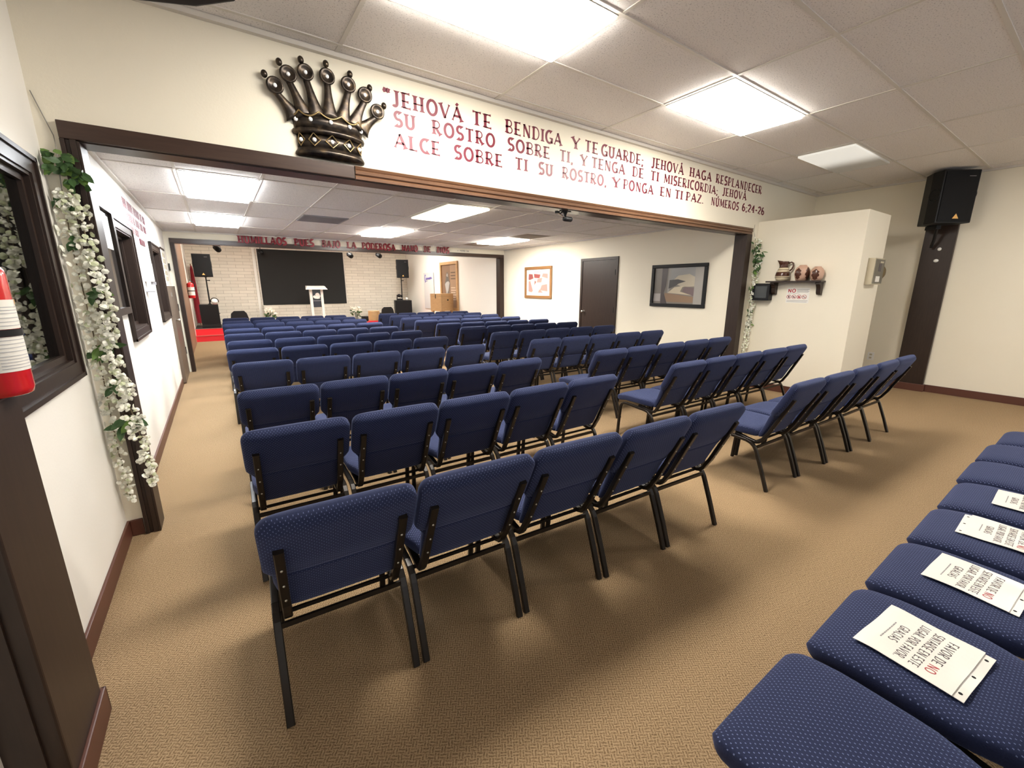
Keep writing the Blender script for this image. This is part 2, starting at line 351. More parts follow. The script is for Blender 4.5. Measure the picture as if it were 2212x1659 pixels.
def glyph(mb, ch, place, thick=0.092, thin=0.042, flare=True):
    """place(u, v, d) -> 3D point; u,v in glyph units, d = 0 (back) or 1 (front)"""
    strokes = list(G[ACC.get(ch, ch)][1])
    if ch in ACC: strokes.append(([(.34, 1.08), (.48, 1.26)], V, ''))
    for pts, wgt, fl in strokes:
        A, B = ribbon(pts, thick if wgt == 'T' else thin, fl if flare else '')
        n = len(A); vs = []
        for a, b in zip(A, B): vs += [place(a.x, a.y, 1), place(b.x, b.y, 1), place(b.x, b.y, 0), place(a.x, a.y, 0)]
        fs = []
        for i in range(n - 1):
            for j in range(4): fs.append((i * 4 + j, i * 4 + (j + 1) % 4, i * 4 + 4 + (j + 1) % 4, i * 4 + 4 + j))
        fs += [(0, 3, 2, 1), (n * 4 - 4, n * 4 - 3, n * 4 - 2, n * 4 - 1)]
        mb.add(vs, fs)
def gw(ch): return G[ACC.get(ch, ch)][0]
def text(mb, s, place, width, gap=0.10, **kw):
    """lays a word in glyph units scaled so that it spans `width` (place gets u in metres, v in glyph units)"""
    tot = sum(gw(c) for c in s) + gap * (len(s) - 1); k = width / tot; u = 0
    for c in s:
        glyph(mb, c, lambda a, b, d, u=u: place((u + a) * k, b, d), **kw); u += gw(c) + gap

# ------------------------------------------------------------------ room shell
HY = 3.24            # front face of the header wall
XL, XR, XFL, XFR = -0.63, 8.43, -0.61, 6.31
ZC, ZF = 2.99, 2.442
Y2 = 9.45; YB = 16.4; ZS = 3.05; YN = -3.2
def S(mb, name, m_, **k): return struct(mb.build(name, m_, **k))
S(MB().box(-3.2, XR + .15, YN - .15, YB + .15, -.1, 0), 'floor', M['carpet'])
S(MB().box(XL - .15, XR + .15, YN, HY + .07, ZC, ZC + .08), 'ceiling', M['tile'])
S(MB().box(XFL - .15, XFR + .15, HY + .075, Y2 + .07, ZF, ZF + .08), 'ceiling_hall', M['tile'])
S(MB().box(XFL - .15, XFR + .15, Y2 + .08, YB, ZS, ZS + .08), 'ceiling_stage', M['tile'])
# header wall with the wide opening
OX0, OX1, OZ = -0.488, 6.30, 2.245
mb = MB().box(XL - .02, OX0, HY, HY + .15, 0, ZC).box(OX1, XR + .02, HY, HY + .15, 0, ZC).box(OX0, OX1, HY, HY + .15, OZ, ZC)
S(mb, 'wall_header', M['wall'])
mb = MB().box(XFL - .02, -.49, Y2, Y2 + .15, 0, ZS).box(6.17, XFR + .02, Y2, Y2 + .15, 0, ZS).box(-.49, 6.17, Y2, Y2 + .15, 2.25, ZS)
S(mb, 'wall_stage_header', M['wall'])
S(MB().box(XR, XR + .15, YN, HY + .15, 0, ZC), 'wall_right', M['wall'])
# unseen shopfront opening added behind the viewer to bring in fill daylight
mb = MB().box(XL - .15, XR + .15, YN - .15, YN, 0, .35).box(XL - .15, XR + .15, YN - .15, YN, 2.72, ZC).box(XL - .15, XL + .2, YN - .15, YN, .35, 2.72).box(XR - .2, XR + .15, YN - .15, YN, .35, 2.72)
S(mb, 'wall_rear', M['wall'])
mb = MB()
for k in range(7): mb.box(XL + .2 + k * 1.43 - .03, XL + .2 + k * 1.43 + .03, YN - .1, YN - .04, .35, 2.72)
S(mb, 'added_window_4', M['wood'])
def wall_holes(name, x0, x1, y0, y1, z1, holes, m_):
    mb = MB(); y = y0
    for a, b, za, zb in sorted(holes):
        mb.box(x0, x1, y, a, 0, z1).box(x0, x1, a, b, 0, za).box(x0, x1, a, b, zb, z1); y = b
    mb.box(x0, x1, y, y1, 0, z1); return S(mb, name, m_)
WIN = [(1.10, 2.91, 1.14, 2.005)]
WINF = [(4.68, 5.51, 1.14, 1.975), (7.08, 8.00, 1.14, 1.98)]
wall_holes('wall_left', XL - .15, XL, YN, HY, ZC, WIN, M['wall_white_cool_lit'])
wall_holes('wall_hall_left', XFL - .17, XFL, HY + .15, Y2, ZF, WINF, M['wall_white_cool_lit'])
S(MB().box(XFR, XFR + .15, HY + .15, Y2, 0, ZF), 'wall_hall_right', M['wall'])
S(MB().box(XFR, XFR + .15, Y2 + .15, YB, 0, ZS), 'wall_stage_right', M['wall_white_cool_lit'])
S(MB().box(XFL - .17, XFL, Y2 + .15, YB, 0, ZS), 'wall_stage_left', M['wall_white_cool_lit'])
S(MB().box(XFL - .15, XFR + .15, YB, YB + .15, 0, ZS), 'wall_back', M['brick'])
# dim office behind the left windows
S(MB().box(-3.0, -2.9, -2, Y2, 0, 2.5).box(-2.9, XL - .17, -2.1, -2, 0, 2.5).box(-2.9, XFL - .18, Y2, Y2 + .1, 0, 2.5).box(-3, XL - .16, -2.1, Y2 + .1, 2.5, 2.58), 'wall_office', M['beige'])
# baseboards
bh, bt = 0.105, 0.014
def base(name, boxes):
    mb = MB()
    for b in boxes: mb.box(*b, 0, bh)
    S(mb, name, M['base'], bevel=.004)
base('baseboard_left', [(XL, XL + bt, 1.83, HY)])
base('baseboard_header', [(XL + bt, -.555, HY - bt, HY)])
base('baseboard_hall_left', [(XFL, XFL + bt, HY + .16, 8.2)])
base('baseboard_hall_right', [(XFR - bt, XFR, HY + .16, 5.5), (XFR - bt, XFR, 6.6, Y2)])
base('baseboard_right', [(XR - bt, XR, YN, 1.44), (XR - bt, XR, 1.80, HY), (XR - .075, XR, 1.44, 1.80)])
# header casing: plain board on the left, moulded board from x=.875 on
mb = MB().box(-.549, .90, HY - .03, HY + .02, 2.238, 2.322)
S(mb, 'trim_1', M['wood_x'], bevel=.005)
prof = [(0, 2.238), (-.028, 2.238), (-.030, 2.256), (-.022, 2.264), (-.034, 2.272), (-.038, 2.290), (-.028, 2.296), (-.034, 2.302), (-.040, 2.316), (-.030, 2.322), (0, 2.322)]
mb = MB().loft([[(x, HY + a, b) for a, b in prof] for x in (.905, 6.42)])
S(mb, 'trim_2', M['molding'])
S(MB().box(OX0, OX1, HY, HY + .155, OZ - .012, OZ), 'trim_3', M['wood_x'])
mb = MB()
for a, b, d in ((-.549, -.53, .030), (-.53, -.513, .022), (-.513, -.488, .030)): mb.box(a, b, HY - d, HY, 0, 2.238)
mb.box(-.488, -.476, HY - .03, HY + .15, 0, 2.232)
S(mb, 'trim_4', M['wood'], bevel=.003)
mb = MB().box(6.30, 6.425, HY - .03, HY, 0, 2.238).box(6.288, 6.30, HY - .03, HY + .15, 0, 2.232)
S(mb, 'trim_5', M['wood'], bevel=.003)
# stage opening casing
mb = MB().box(-.537, 6.286, Y2 - .025, Y2, 2.25, 2.318).box(-.49, 6.17, Y2, Y2 + .15, 2.238, 2.25)
S(mb, 'trim_6', M['wood_x'])
S(MB().box(-.537, -.478, Y2 - .025, Y2 + .15, 0, 2.25), 'trim_7', M['wood'])
S(MB().box(6.16, 6.286, Y2 - .025, Y2 + .15, 0, 2.25), 'trim_8', M['wood'])
# ceiling grids
def grid(name, xs, ys, x0, x1, y0, y1, z):
    mb = MB()
    for x in xs: mb.box(x - .012, x + .012, y0, y1, z - .005, z + .01)
    for y in ys: mb.box(x0, x1, y - .012, y + .012, z - .006, z + .01)
    S(mb, name, M['tbar'])
gx = [2.063 + 1.2192 * k for k in range(-2, 6)]; gy = [2.5017 + .608 * k for k in range(-9, 2)]
grid('trim_9', gx, gy, XL, XR, YN, HY, ZC)
fx = [-.1475 + .6097 * k for k in range(0, 11)]; fy = [4.581 + 1.21 * k for k in range(-1, 5)]
grid('trim_10', fx, fy, XFL, XFR, HY + .15, Y2, ZF)
mb = MB().box(XL, XR, HY - .035, HY, ZC - .03, ZC).box(XL, XL + .03, YN, HY, ZC - .025, ZC).box(XR - .03, XR, YN, HY, ZC - .025, ZC)
S(mb, 'trim_11', M['tbar'])
mb = MB().box(XFL, XFL + .03, HY + .15, Y2, ZF - .02, ZF).box(XFR - .03, XFR, HY + .15, Y2, ZF - .02, ZF).box(XFL, XFR, Y2 - .03, Y2, ZF - .02, ZF)
S(mb, 'trim_12', M['tbar'])

# closet block that juts out to the right of the opening
PX, PY, PZ, PX2 = 6.62, 1.952, 2.425, 7.43
S(MB().box(PX, PX2, PY, HY, 0, PZ), 'wall_partition', M['wall'], bevel=.006)
base('baseboard_partition', [(PX - bt, PX, PY - bt, HY - .03), (PX - bt, PX2 + bt, PY - bt, PY)])
# dark pilaster on the right wall
S(MB().box(XR - .06, XR, 1.46, 1.785, bh, ZC - .03), 'trim_13', M['wood'], bevel=.004)

# ------------------------------------------------------------------ ceiling lights
def light(label, x0, y0, lx, ly, z, dm, group='ceiling light panels'):
    t = thing('ceiling_light', label, 'ceiling light', (x0 + lx / 2, y0 + ly / 2, z), 0, group)
    a, b = lx / 2 - .014, ly / 2 - .014; f = .018
    MB().box(-a, a, -b, -b + f, -.010, 0).box(-a, a, b - f, b, -.010, 0).box(-a, -a + f, -b + f, b - f, -.010, 0).box(a - f, a, -b + f, b - f, -.010, 0).build('frame', M['tbar'], t)
    MB().box(-a + f, a - f, -b + f, b - f, -.032, -.001).build('diffuser', dm, t, bevel=.008)
    return t
GX = lambda i: 2.063 + 1.2192 * i
FXX = lambda i: -.1475 + .6097 * i
FY = lambda j: 4.581 + 1.21 * j
light('bright ceiling light panel cut off by the top edge of the photo', GX(-1), 1.8937, 1.2192, .608, ZC, M['lit'])
light('bright ceiling light panel above the right end of the red verse', GX(1), 1.8937, 1.2192, .608, ZC, M['lit'])
light('dim unlit ceiling light panel nearest the wall-hung loudspeaker', GX(3), 1.8937, 1.2192, .608, ZC, M['dim'])
light('unseen ceiling light panel added for fill behind the viewer, on the left', GX(-1), -1.754, 1.2192, .608, ZC, M['fill_low'])  # added out of view for a little fill light
light('unseen ceiling light panel added for fill behind the viewer, on the right', GX(3), -.538, 1.2192, .608, ZC, M['fill_side'])  # added out of view to brighten the right wall and partition end
light('large bright light panel in the hall ceiling just past the beam on the left', FXX(0), FY(0), .6097, 1.21, ZF, M['lit_cool'])
light('bright light panel in the hall ceiling above HUMILLAOS', FXX(0), FY(2), .6097, 1.21, ZF, M['lit_cool'])
light('half-lit yellowish light panel in the hall ceiling', FXX(4), FY(0), .6097, 1.21, ZF, M['dim_warm'])
light('bright light panel in the hall ceiling above the word PODEROSA', FXX(4), FY(2), .6097, 1.21, ZF, M['lit_hall'])
light('bright light panel between sagging stained tiles in the hall ceiling', FXX(8), FY(2), .6097, 1.21, ZF, M['lit_hall'])
light('stage ceiling light panel over the left side', .3, 13.0, .6097, 1.21, ZS, M['lit_far'], 'stage ceiling lights')
light('stage ceiling light panel over the right side', 4.6, 13.0, .6097, 1.21, ZS, M['lit_far'], 'stage ceiling lights')
light('stage ceiling light panel over the middle', 2.6, 11.2, .6097, 1.21, ZS, M['lit_far'], 'stage ceiling lights')
# air return
t = thing('air_vent', 'dark grey square air return grille in the hall ceiling', 'vent', (FXX(2) + .305, FY(1.5) + .3, ZF))
mb = MB().box(-.29, .29, -.29, -.27, -.012, 0).box(-.29, .29, .27, .29, -.012, 0).box(-.29, -.27, -.27, .27, -.012, 0).box(.27, .29, -.27, .27, -.012, 0)
mb.build('frame', M['ink_grey'], t)
mb = MB()
for k in range(22): mb.box(-.27, .27, -.262 + k * .0245, -.25 + k * .0245, -.010, -.002)
mb.build('louvres', M['ink_grey'], t); bx('backing', M['dark_gap'], t, -.27, .27, -.27, .27, -.002, 0)
# sagging stained tiles next to the far light
def sag(label, x0, y0):
    n = 8; vs = []; fs = []
    for i in range(n + 1):
        for j in range(n + 1):
            u, v = i / n, j / n; vs.append((u * .58 - .29, v * .6 - .3, -.035 * math.sin(PI * u) * math.sin(PI * v) - .003))
    for i in range(n):
        for j in range(n): a = i * (n + 1) + j; fs.append((a, a + 1, a + n + 2, a + n + 1))
    o = MB().add(vs, fs).build('ceiling_tile', M['stain'], smooth=True); o.location = (x0, y0, ZF)
    so = o.modifiers.new('s', 'SOLIDIFY'); so.thickness = .012
    tag(o, label, 'ceiling tile')
sag('sagging brown stained ceiling tile in front of the far light panel', FXX(8) + .3, FY(2) - .32)
sag('sagging brown stained ceiling tile behind the far light panel', FXX(8) + .3, FY(3) + .32)

# ------------------------------------------------------------------ windows
def window(name, x, depth, y0, y1, z0, z1, cas=.078, pane=-.069):
    """interior window in the left wall: hole y0..y1, z0..z1, face at x"""
    w_ = bpy.data.objects.new(name, None); C.objects.link(w_); w_.location = (x, y0, z0); struct(w_)
    H, W = z1 - z0, y1 - y0
    mb = MB()
    for (a, b, c, d) in ((-cas, W + cas, H, H + cas), (-cas, W + cas, -cas, 0), (-cas, 0, 0, H), (W, W + cas, 0, H)): mb.box(0, .02, a, b, c, d)
    for (a, b, c, d) in ((-cas, W + cas, H + cas - .02, H + cas), (-cas, W + cas, -cas, -cas + .02), (-cas, -cas + .02, -cas, H + cas), (W + cas - .02, W + cas, -cas, H + cas)): mb.box(.02, .03, a, b, c, d)
    mb.build('window_frame', M['wood'], w_)
    r = .014; mb = MB()
    for (a, b, c, d) in ((0, W, H - r, H), (0, W, 0, r), (0, r, r, H - r), (W - r, W, r, H - r)): mb.box(-depth, .012, a, b, c, d)
    q = r + .028
    for (a, b, c, d) in ((r, W - r, H - q, H - r), (r, W - r, r, q), (r, q, q, H - q), (W - q, W - r, q, H - q)): mb.box(pane - .016, pane + .019, a, b, c, d)
    mb.build('window_reveal', M['wood'], w_)
    bx('window_pane', M['glass'], w_, pane - .003, pane + .003, q, W - q, q, H - q)
    return w_
window('window_1', XL, .15, *WIN[0], pane=-.028)
window('window_2', XFL, .17, *WINF[0])
window('window_3', XFL, .17, *WINF[1])
# ------------------------------------------------------------------ chairs
def se(a, e):
    c, s = math.cos(a), math.sin(a)
    return math.copysign(abs(c) ** (2 / e), c), math.copysign(abs(s) ** (2 / e), s)
def sm(a, b, x):
    x = max(0, min(1, (x - a) / (b - a))); return x * x * (3 - 2 * x)
SY0, SY1 = .125, .575
def seat_dims(y):
    w_ = .196 + .032 * sm(SY0, .26, y)
    d1 = max(0.0, (y - (SY1 - .06)) / .06); d0 = max(0.0, (SY0 + .03 - y) / .03)
    w_ -= .030 * d1 ** 2.5
    k = math.sqrt(max(0, 1 - d1 ** 2.2)) if d1 > 0 else math.sqrt(max(0, 1 - d0 ** 2))
    hh = max(.041 * k, .003)
    zc = .428 - .018 * sm(.42, SY1, y) - .006 * sm(.3, SY0, y)
    return w_, hh, zc
def seat_z(x, y):
    w_, hh, zc = seat_dims(y); q = min(.97, abs(x) / w_); return zc + hh * (1 - q ** 4.5) ** (1 / 4.5)
def chair_meshes():
    P = {}
    mb = MB(); ys = [SY0, SY0 + .006, SY0 + .015, SY0 + .03] + [.17 + .04 * i for i in range(9)] + [.52, .535, .548, .558, .566, .572, SY1]
    rings = []
    for y in ys:
        w_, hh, zc = seat_dims(y); r = []
        for k in range(36):
            a, b = se(2 * PI * k / 36, 4.5); r.append((w_ * a, y, zc + hh * b))
        rings.append(r)
    P['seat'] = mb.loft(rings)
    # backrest: s runs up the back, n points forward
    d = Vector((0, -.43, .903)); nn = Vector((0, .903, .43)); o = Vector((0, .088, .384)); Lb = .492
    S_ = [0, .008, .02, .06, .10, .14, .18, .20, .212, .216, .220, .232, .25, .28, .32, .36, .40, .43, .45, .465, .476, .484, .489, Lb]
    mb = MB(); rings = []
    for s in S_:
        w_ = .196 + .006 * sm(0, .2, s) + .042 * sm(.17, .26, s)
        dt = max(0, (s - (Lb - .05)) / .05); w_ -= .038 * dt ** 2.4
        back = .012; front = .060 + .012 * sm(.05, .2, s) - .004 * sm(.3, .45, s)
        if s > .216: back = .012 - .014 * sm(.216, .30, s)
        if abs(s - .216) < .003: back += .006
        mid = (back + front) / 2; hh = (front - back) / 2
        e = max(0, (s - (Lb - .035)) / .035); e0 = max(0, (.02 - s) / .02)
        hh = max(hh * math.sqrt(max(0, 1 - e ** 2)) * math.sqrt(max(0, 1 - e0 ** 2)), .003); mid += .008 * e
        ring = []
        for k in range(36):
            a, b = se(2 * PI * k / 36, 4.5); bow = .012 * (1 - a * a) * 0
            p = o + d * s + nn * (mid + hh * b - bow) + Vector((w_ * a, 0, 0)); ring.append(p)
        rings.append(ring)
    P['backrest'] = mb.loft(rings)
    def sweep(path, xc, wx, t):
        rings = []
        for i, (y, z) in enumerate(path):
            a = Vector(path[max(i - 1, 0)]); b = Vector(path[min(i + 1, len(path) - 1)]); q = (b - a).normalized(); n_ = Vector((-q.y, q.x))
            c = .3 * t; ring = []
            for (u, v_) in ((-wx + c, -t), (wx - c, -t), (wx, -t + c), (wx, t - c), (wx - c, t), (-wx + c, t), (-wx, t - c), (-wx, -t + c)):
                ring.append((xc + u, y + n_.x * v_, z + n_.y * v_))
            rings.append(ring)
        return MB().loft(rings)
    rear = [(0, 0), (.05, .14), (.098, .262), (.112, .297), (.130, .325), (.155, .345), (.19, .357)]
    rail = [(.19, .357), (.30, .364), (.42, .370)]
    front = [(.42, .370), (.455, .368), (.482, .353), (.497, .328), (.503, .295), (.515, .14), (.525, 0)]
    for sx, nm in ((-1, 'l'), (1, 'r')):
        P['rear' + nm] = sweep(rear, sx * .228, .0135, .011); P['front' + nm] = sweep(front, sx * .228, .0135, .011)
        P['rail' + nm] = sweep(rail, sx * .228, .0135, .011)
        up = [(.30, .374), (.18, .352), (.145, .347), (.118, .355), (.100, .375), (.085, .402)] + [(.088 - .476 * (s) + .0, .384 + s) for s in (.06, .15, .25, .345)]
        P['bar' + nm] = sweep([(a - .004, b) for a, b in up], sx * .191, .0150, .0115)
        P['screws' + nm] = []
        for s in (.11, .20, .29):
            v_ = o + d * s - nn * .0150 + Vector((sx * .190, 0, 0)); P['screws' + nm].append(MB().ball((v_.x, v_.y - .001, v_.z), .0045, .0035, .0045, 8, 5))
    P['stretcher'] = MB().box(-.216, .216, .112, .124, .306, .326).box(-.216, .216, .150, .160, .332, .346)
    return P
CM = chair_meshes(); used = {}
def make_chair():
    t = thing('church_chair', 'x', 'chair')
    CM['seat'].build('seat', M['seat_fabric'], t, smooth=True); CM['backrest'].build('backrest', M['back_fabric'], t, smooth=True)
    for s in 'lr':
        CM['rear' + s].build('leg', M['frame'], t); CM['front' + s].build('leg', M['frame'], t)
        CM['rail' + s].build('side_rail', M['frame'], t)
        b = CM['bar' + s].build('back_bar', M['frame'], t); [k_.build('screw_head', M['screw'], b, smooth=True) for k_ in CM['screws' + s]]
    CM['stretcher'].build('stretcher', M['frame'], t)
    return t
proto = make_chair(); first = [True]
def chair(x, y, rz, label, group):
    o = proto if first[0] else copy_tree(proto, None, 'screw_head' if y > 5.5 else None)
    first[0] = False
    o.location = (x, y, 0); o.rotation_euler = (0, 0, rz); o['label'] = label; o['group'] = group
    return o
ROWN = ['nearest', 'second', 'third', 'fourth', 'fifth', 'sixth', 'seventh', 'eighth', 'ninth', 'tenth', 'farthest']
LEFT = [(1.31, 1.19, .0, 2.49), (2.21, 2.16, .00, 2.50), (3.13, 3.11, .02, 2.51), (4.36, 4.25, .02, 2.57), (5.33, 5.23, .00, 2.57), (6.22, 6.19, .02, 2.60),
        (7.19, 7.12, .01, 2.54), (8.10, 8.12, .02, 2.60), (9.22, 9.13, .01, 2.58), (10.02, 9.94, .02, 2.56), (10.95, 10.72, .04, 2.55)]
RIGHT = [(1.18, 1.11, 3.19, 5.70), (2.14, 2.07, 3.20, 5.71), (3.08, 3.00, 3.21, 5.74), (4.22, 4.09, 3.24, 5.75), (5.24, 5.12, 3.28, 5.78), (6.26, 6.06, 3.31, 5.76),
         (7.16, 6.95, 3.29, 5.77), (8.13, 7.95, 3.26, 5.75), (8.97, 8.95, 3.26, 5.80), (9.80, 9.77, 3.30, 5.79), (10.68, 10.57, 3.31, 5.83)]
rr = random.Random(3)
for side, rows in (('left', LEFT), ('right', RIGHT)):
    for i, (ya, yb, xa, xb) in enumerate(rows):
        p = (xb - xa) / 5
        for k in range(5):
            x = xa + p * (k + .5); y = ya + (yb - ya) * k / 4 + .076; rz = math.atan2((yb - ya), (xb - xa) * .8)
            near = ', counting from the viewer' if 0 < i < 10 else ''
            chair(x, y + rr.uniform(-.008, .008), rz + rr.uniform(-.012, .012),
                  f'blue dotted chair, {ORD[k]} from the left in the {ROWN[i]} row of the {side} block',
                  f'blue chairs in the {side} block')
FX = [1.080, 1.583, 2.085, 2.588, 3.090, 3.592, 4.094, 4.597]
FYF = [.388, .370, .363, .356, .350, .362, .358, .332]
FL = ['nearest blue dotted chair with an empty seat, at the bottom edge of the photo', 'blue dotted chair at lower right holding the largest, nearest paper notice',
      'blue dotted chair at right holding the second-nearest paper notice', 'blue dotted chair at right holding the third-nearest paper notice', 'blue dotted chair at right edge holding the farthest paper notice',
      'blue dotted chair with empty seat just beyond the farthest paper notice', 'empty blue dotted chair, second beyond the farthest paper notice at right edge', 'farthest blue dotted chair in the rear row at the right edge']
for k in range(8): chair(FX[k], FYF[k] - SY1, 0, FL[k], 'blue chairs in the rear row')

# paper notices lying on the seats
def notice(k, cx, cy, rz, wl, label, strip=-1):
    """cx, cy world centre; text is read facing -Y; strip = side of the punched holder edge"""
    t = thing('paper_notice', label, 'paper sign', (cx, cy, 0), 0, 'paper notices on the rear chairs')
    c, s = math.cos(rz), math.sin(rz); hw, hd = wl / 2, .1075
    def zz(u, v, up=.004):
        x, y = c * u - s * v, s * u + c * v
        X, Y = cx + x - FX[k], cy + y - (FYF[k] - SY1)
        return (x, y, seat_z(X, min(Y, SY1 - .03)) + up + .003 + .0022 * math.sin(u * 31 + k) * math.sin(v * 27 + 2 * k) + .006 * max(0, abs(u) / hw - .8))
    def sheet(u0, u1, v0, v1, up, nm, m_, th=.0012, n=14, parent=t):
        vs = []; fs = []
        for q in range(2):
            for i in range(n + 1):
                for j in range(n + 1): vs.append(zz(u0 + (u1 - u0) * i / n, v0 + (v1 - v0) * j / n, up + q * th))
        N1 = (n + 1) ** 2
        for i in range(n):
            for j in range(n):
                a = i * (n + 1) + j; fs += [(a, a + 1, a + n + 2, a + n + 1), (N1 + a, N1 + a + n + 1, N1 + a + n + 2, N1 + a + 1)]
        for i in range(n):
            for a, b in ((i, i + 1), (n * (n + 1) + i + 1, n * (n + 1) + i), ((i + 1) * (n + 1), i * (n + 1)), (i * (n + 1) + n, (i + 1) * (n + 1) + n)):
                fs.append((a, b, N1 + b, N1 + a))
        return MB().add(vs, fs).build(nm, m_, parent, smooth=False)
    sh = sheet(-hw, hw, -hd, hd, .005, 'sheet', M['paper'])
    a, b = (-hd - .022, -hd + .004) if strip < 0 else (hd - .004, hd + .022)
    st_ = sheet(-hw + .004, hw - .004, a, b, .002, 'sheet_holder', M['paper'])
    mb = MB()
    for u in (-hw + .03, 0, hw - .03): mb.prism(arc(u, (a + b) / 2, .0045, .0045, 0, 330, 11), lambda x, y: zz(x, y, .0030), lambda x, y: zz(x, y, .0036))
    mb.build('punch_holes', M['dark_gap'], st_)
    rows = [('FAVOR|DE|NO', -.052, .19), ('SENTARSE|EN|ESTE', -.020, .205), ('LUGAR.|POR|FAVOR.', .012, .215), ('GRACIAS', .044, .10)]
    for s_, v, wid in rows:
        words = s_.split('|'); tot = sum(sum(gw(q) for q in w_) + .1 * len(w_) for w_ in words) + .35 * (len(words) - 1); kk = wid / tot; u = wid / 2
        for wd in words:
            lw = (sum(gw(q) for q in wd) + .1 * (len(wd) - 1)) * kk; mb = MB()
            text(mb, wd, lambda a_, b_, d_, u=u: zz(u - a_, v - b_ * .021 + .010, .0063 + .0006 * d_), lw, thick=.06, thin=.05, flare=False)
            mb.build('printed_word', M['ink_red'] if wd == 'NO' else M['ink'], sh); u -= lw + .45 * kk
    mb = MB(); u = .05
    for q in range(9):
        l_ = rr.uniform(.005, .014); mb.prism([(u, .066), (u - l_, .066), (u - l_, .069), (u, .069)], lambda x, y: zz(x, y, .0063), lambda x, y: zz(x, y, .0069)); u -= l_ + .003
    mb.build('small_print', M['ink_grey'], sh)
notice(1, 1.567, .158, -.10, .262, 'nearest and largest white paper notice, on the second rear chair')
notice(2, 2.11, .125, -.06, .24, 'white paper notice on the third rear chair, next beyond the largest notice')
notice(3, 2.62, .105, .02, .25, 'white paper notice with its punched strip toward the seat front', 1)
notice(4, 3.10, .080, .02, .25, 'farthest white paper notice, cut off by the right edge of the photo')

# ------------------------------------------------------------------ lettering
for line, (z0, words) in enumerate([
    (2.770, [('"', 1.147, 1.20), ('JEHOVÁ', 1.205, 1.776), ('TE', 1.861, 2.047), ('BENDIGA', 2.181, 2.811), ('Y', 2.934, 3.04), ('TE', 3.105, 3.285), ('GUARDE;', 3.33, 3.978), ('JEHOVÁ', 4.11, 4.71), ('HAGA', 4.83, 5.301), ('RESPLANDECER', 5.401, 6.587)]),
    (2.640, [('SU', 1.214, 1.376), ('ROSTRO', 1.51, 2.078), ('SOBRE', 2.204, 2.67), ('TI,', 2.79, 2.957), ('Y', 3.054, 3.145), ('TENGA', 3.205, 3.693), ('DE', 3.811, 3.994), ('TI', 4.113, 4.26), ('MISERICORDIA;', 4.35, 5.471), ('JEHOVÁ', 5.58, 6.192)]),
    (2.498, [('ALCE', 1.205, 1.573), ('SOBRE', 1.692, 2.151), ('TI', 2.282, 2.418), ('SU', 2.542, 2.708), ('ROSTRO,', 2.825, 3.425), ('Y', 3.507, 3.63), ('PONGA', 3.679, 4.18), ('EN', 4.302, 4.503), ('TI', 4.579, 4.731), ('PAZ.', 4.801, 5.172), ('NÚMEROS', 5.343, 6.02), ('6;24-26', 6.11, 6.734)])]):
    t = thing('wall_lettering', ['top line of burgundy verse lettering on the header wall, beginning JEHOVÁ TE BENDIGA', 'middle line of burgundy verse lettering on the header wall, beginning SU ROSTRO', 'bottom line of burgundy verse lettering on the header wall, beginning ALCE SOBRE'][line],
              'wall lettering', (0, HY, 0), 0, 'verse lettering on the header wall')
    for wd, xa, xb in words:
        mb = MB(); zb = z0 + .0072 * (xa - 1.2); cap = .098 if line == 0 else .093
        text(mb, wd, lambda u, v, d, xa=xa: (xa + u, -.0005 - .0015 * d, zb + v * cap), xb - xa, gap=.13)
        mb.build('word', M['letter'], t)
cnt = {}
full = [('HUMILLAOS', .455, 1.245), ('PUES', 1.382, 1.731), ('BAJO', 1.888, 2.232), ('LA', 2.366, 2.553), ('PODEROSA', 2.673, 3.392), ('MANO', 3.537, 3.914), ('DE', 4.072, 4.233), ('DIOS', 4.397, 4.707)]
for wd, xa, xb in full:
    tot = sum(gw(c) for c in wd) + .10 * (len(wd) - 1); k = (xb - xa) / tot; u = xa
    for i, c in enumerate(wd):
        mb = MB(); wc = gw(c) * k
        glyph(mb, c, lambda a, b, d: (a * k - wc / 2, -.027 - .022 * d, b * .122), thick=.125, thin=.062)
        o = mb.build('wall_letter', M['letter3d']); o.location = (u + wc / 2, Y2, 2.297)
        occ = wd[:i + 1].count(c); many = wd.count(c) > 1
        tag(o, f'red raised letter {c}, ' + (f'{ORD[occ-1]} {c} ' if many else 'the only one ') + f'in the word {wd} above the stage opening', 'wall letter', 'raised red letters above the stage opening')
        u += wc + .10 * k
t = thing('wall_lettering', 'tiny dark verse reference at the right end of the raised red letters', 'wall lettering', (0, Y2, 0))
for wd, xa, xb in (('1', 4.955, 4.968), ('PEDRO', 5.02, 5.165), ('5:6', 5.20, 5.262)):
    mb = MB(); text(mb, wd, lambda u, v, d, xa=xa: (xa + u, -.0005 - .0015 * d, 2.352 + v * .03), xb - xa, flare=False, thick=.09, thin=.06); mb.build('word', M['ink'], t)
# dark red lettering on the hall's left wall (too oblique to read): word blocks made of letter strokes
def oblique(label, y0, y1, z0, z1, words, group='dark red lettering on the hall left wall'):
    t = thing('wall_lettering', label, 'wall lettering', (XFL, 0, 0), 0, group); y = y0; unit = (y1 - y0) / (sum(words) + .35 * (len(words) - 1)); h_ = z1 - z0
    for n in words:
        mb = MB()
        for k in range(int(n * 3)):
            a = y + k * unit / 3; kind = rr.randrange(3)
            mb.box(0, .002, a, a + unit * .13, z0, z1)
            zc = (z0, z0 + h_ * .42, z1 - h_ * .14)[kind]; mb.box(0, .002, a, a + unit * .30, zc, zc + h_ * .14)
        mb.build('word', M['letter'], t); y += (n + .35) * unit
oblique('top line of dark red lettering high on the hall left wall', 5.53, 7.10, 2.245, 2.335, [2, 3, 4, 1.4, 2])
oblique('middle line of dark red lettering high on the hall left wall', 5.55, 7.05, 2.135, 2.215, [.4, 3, 1, 2.4, 2, 2])
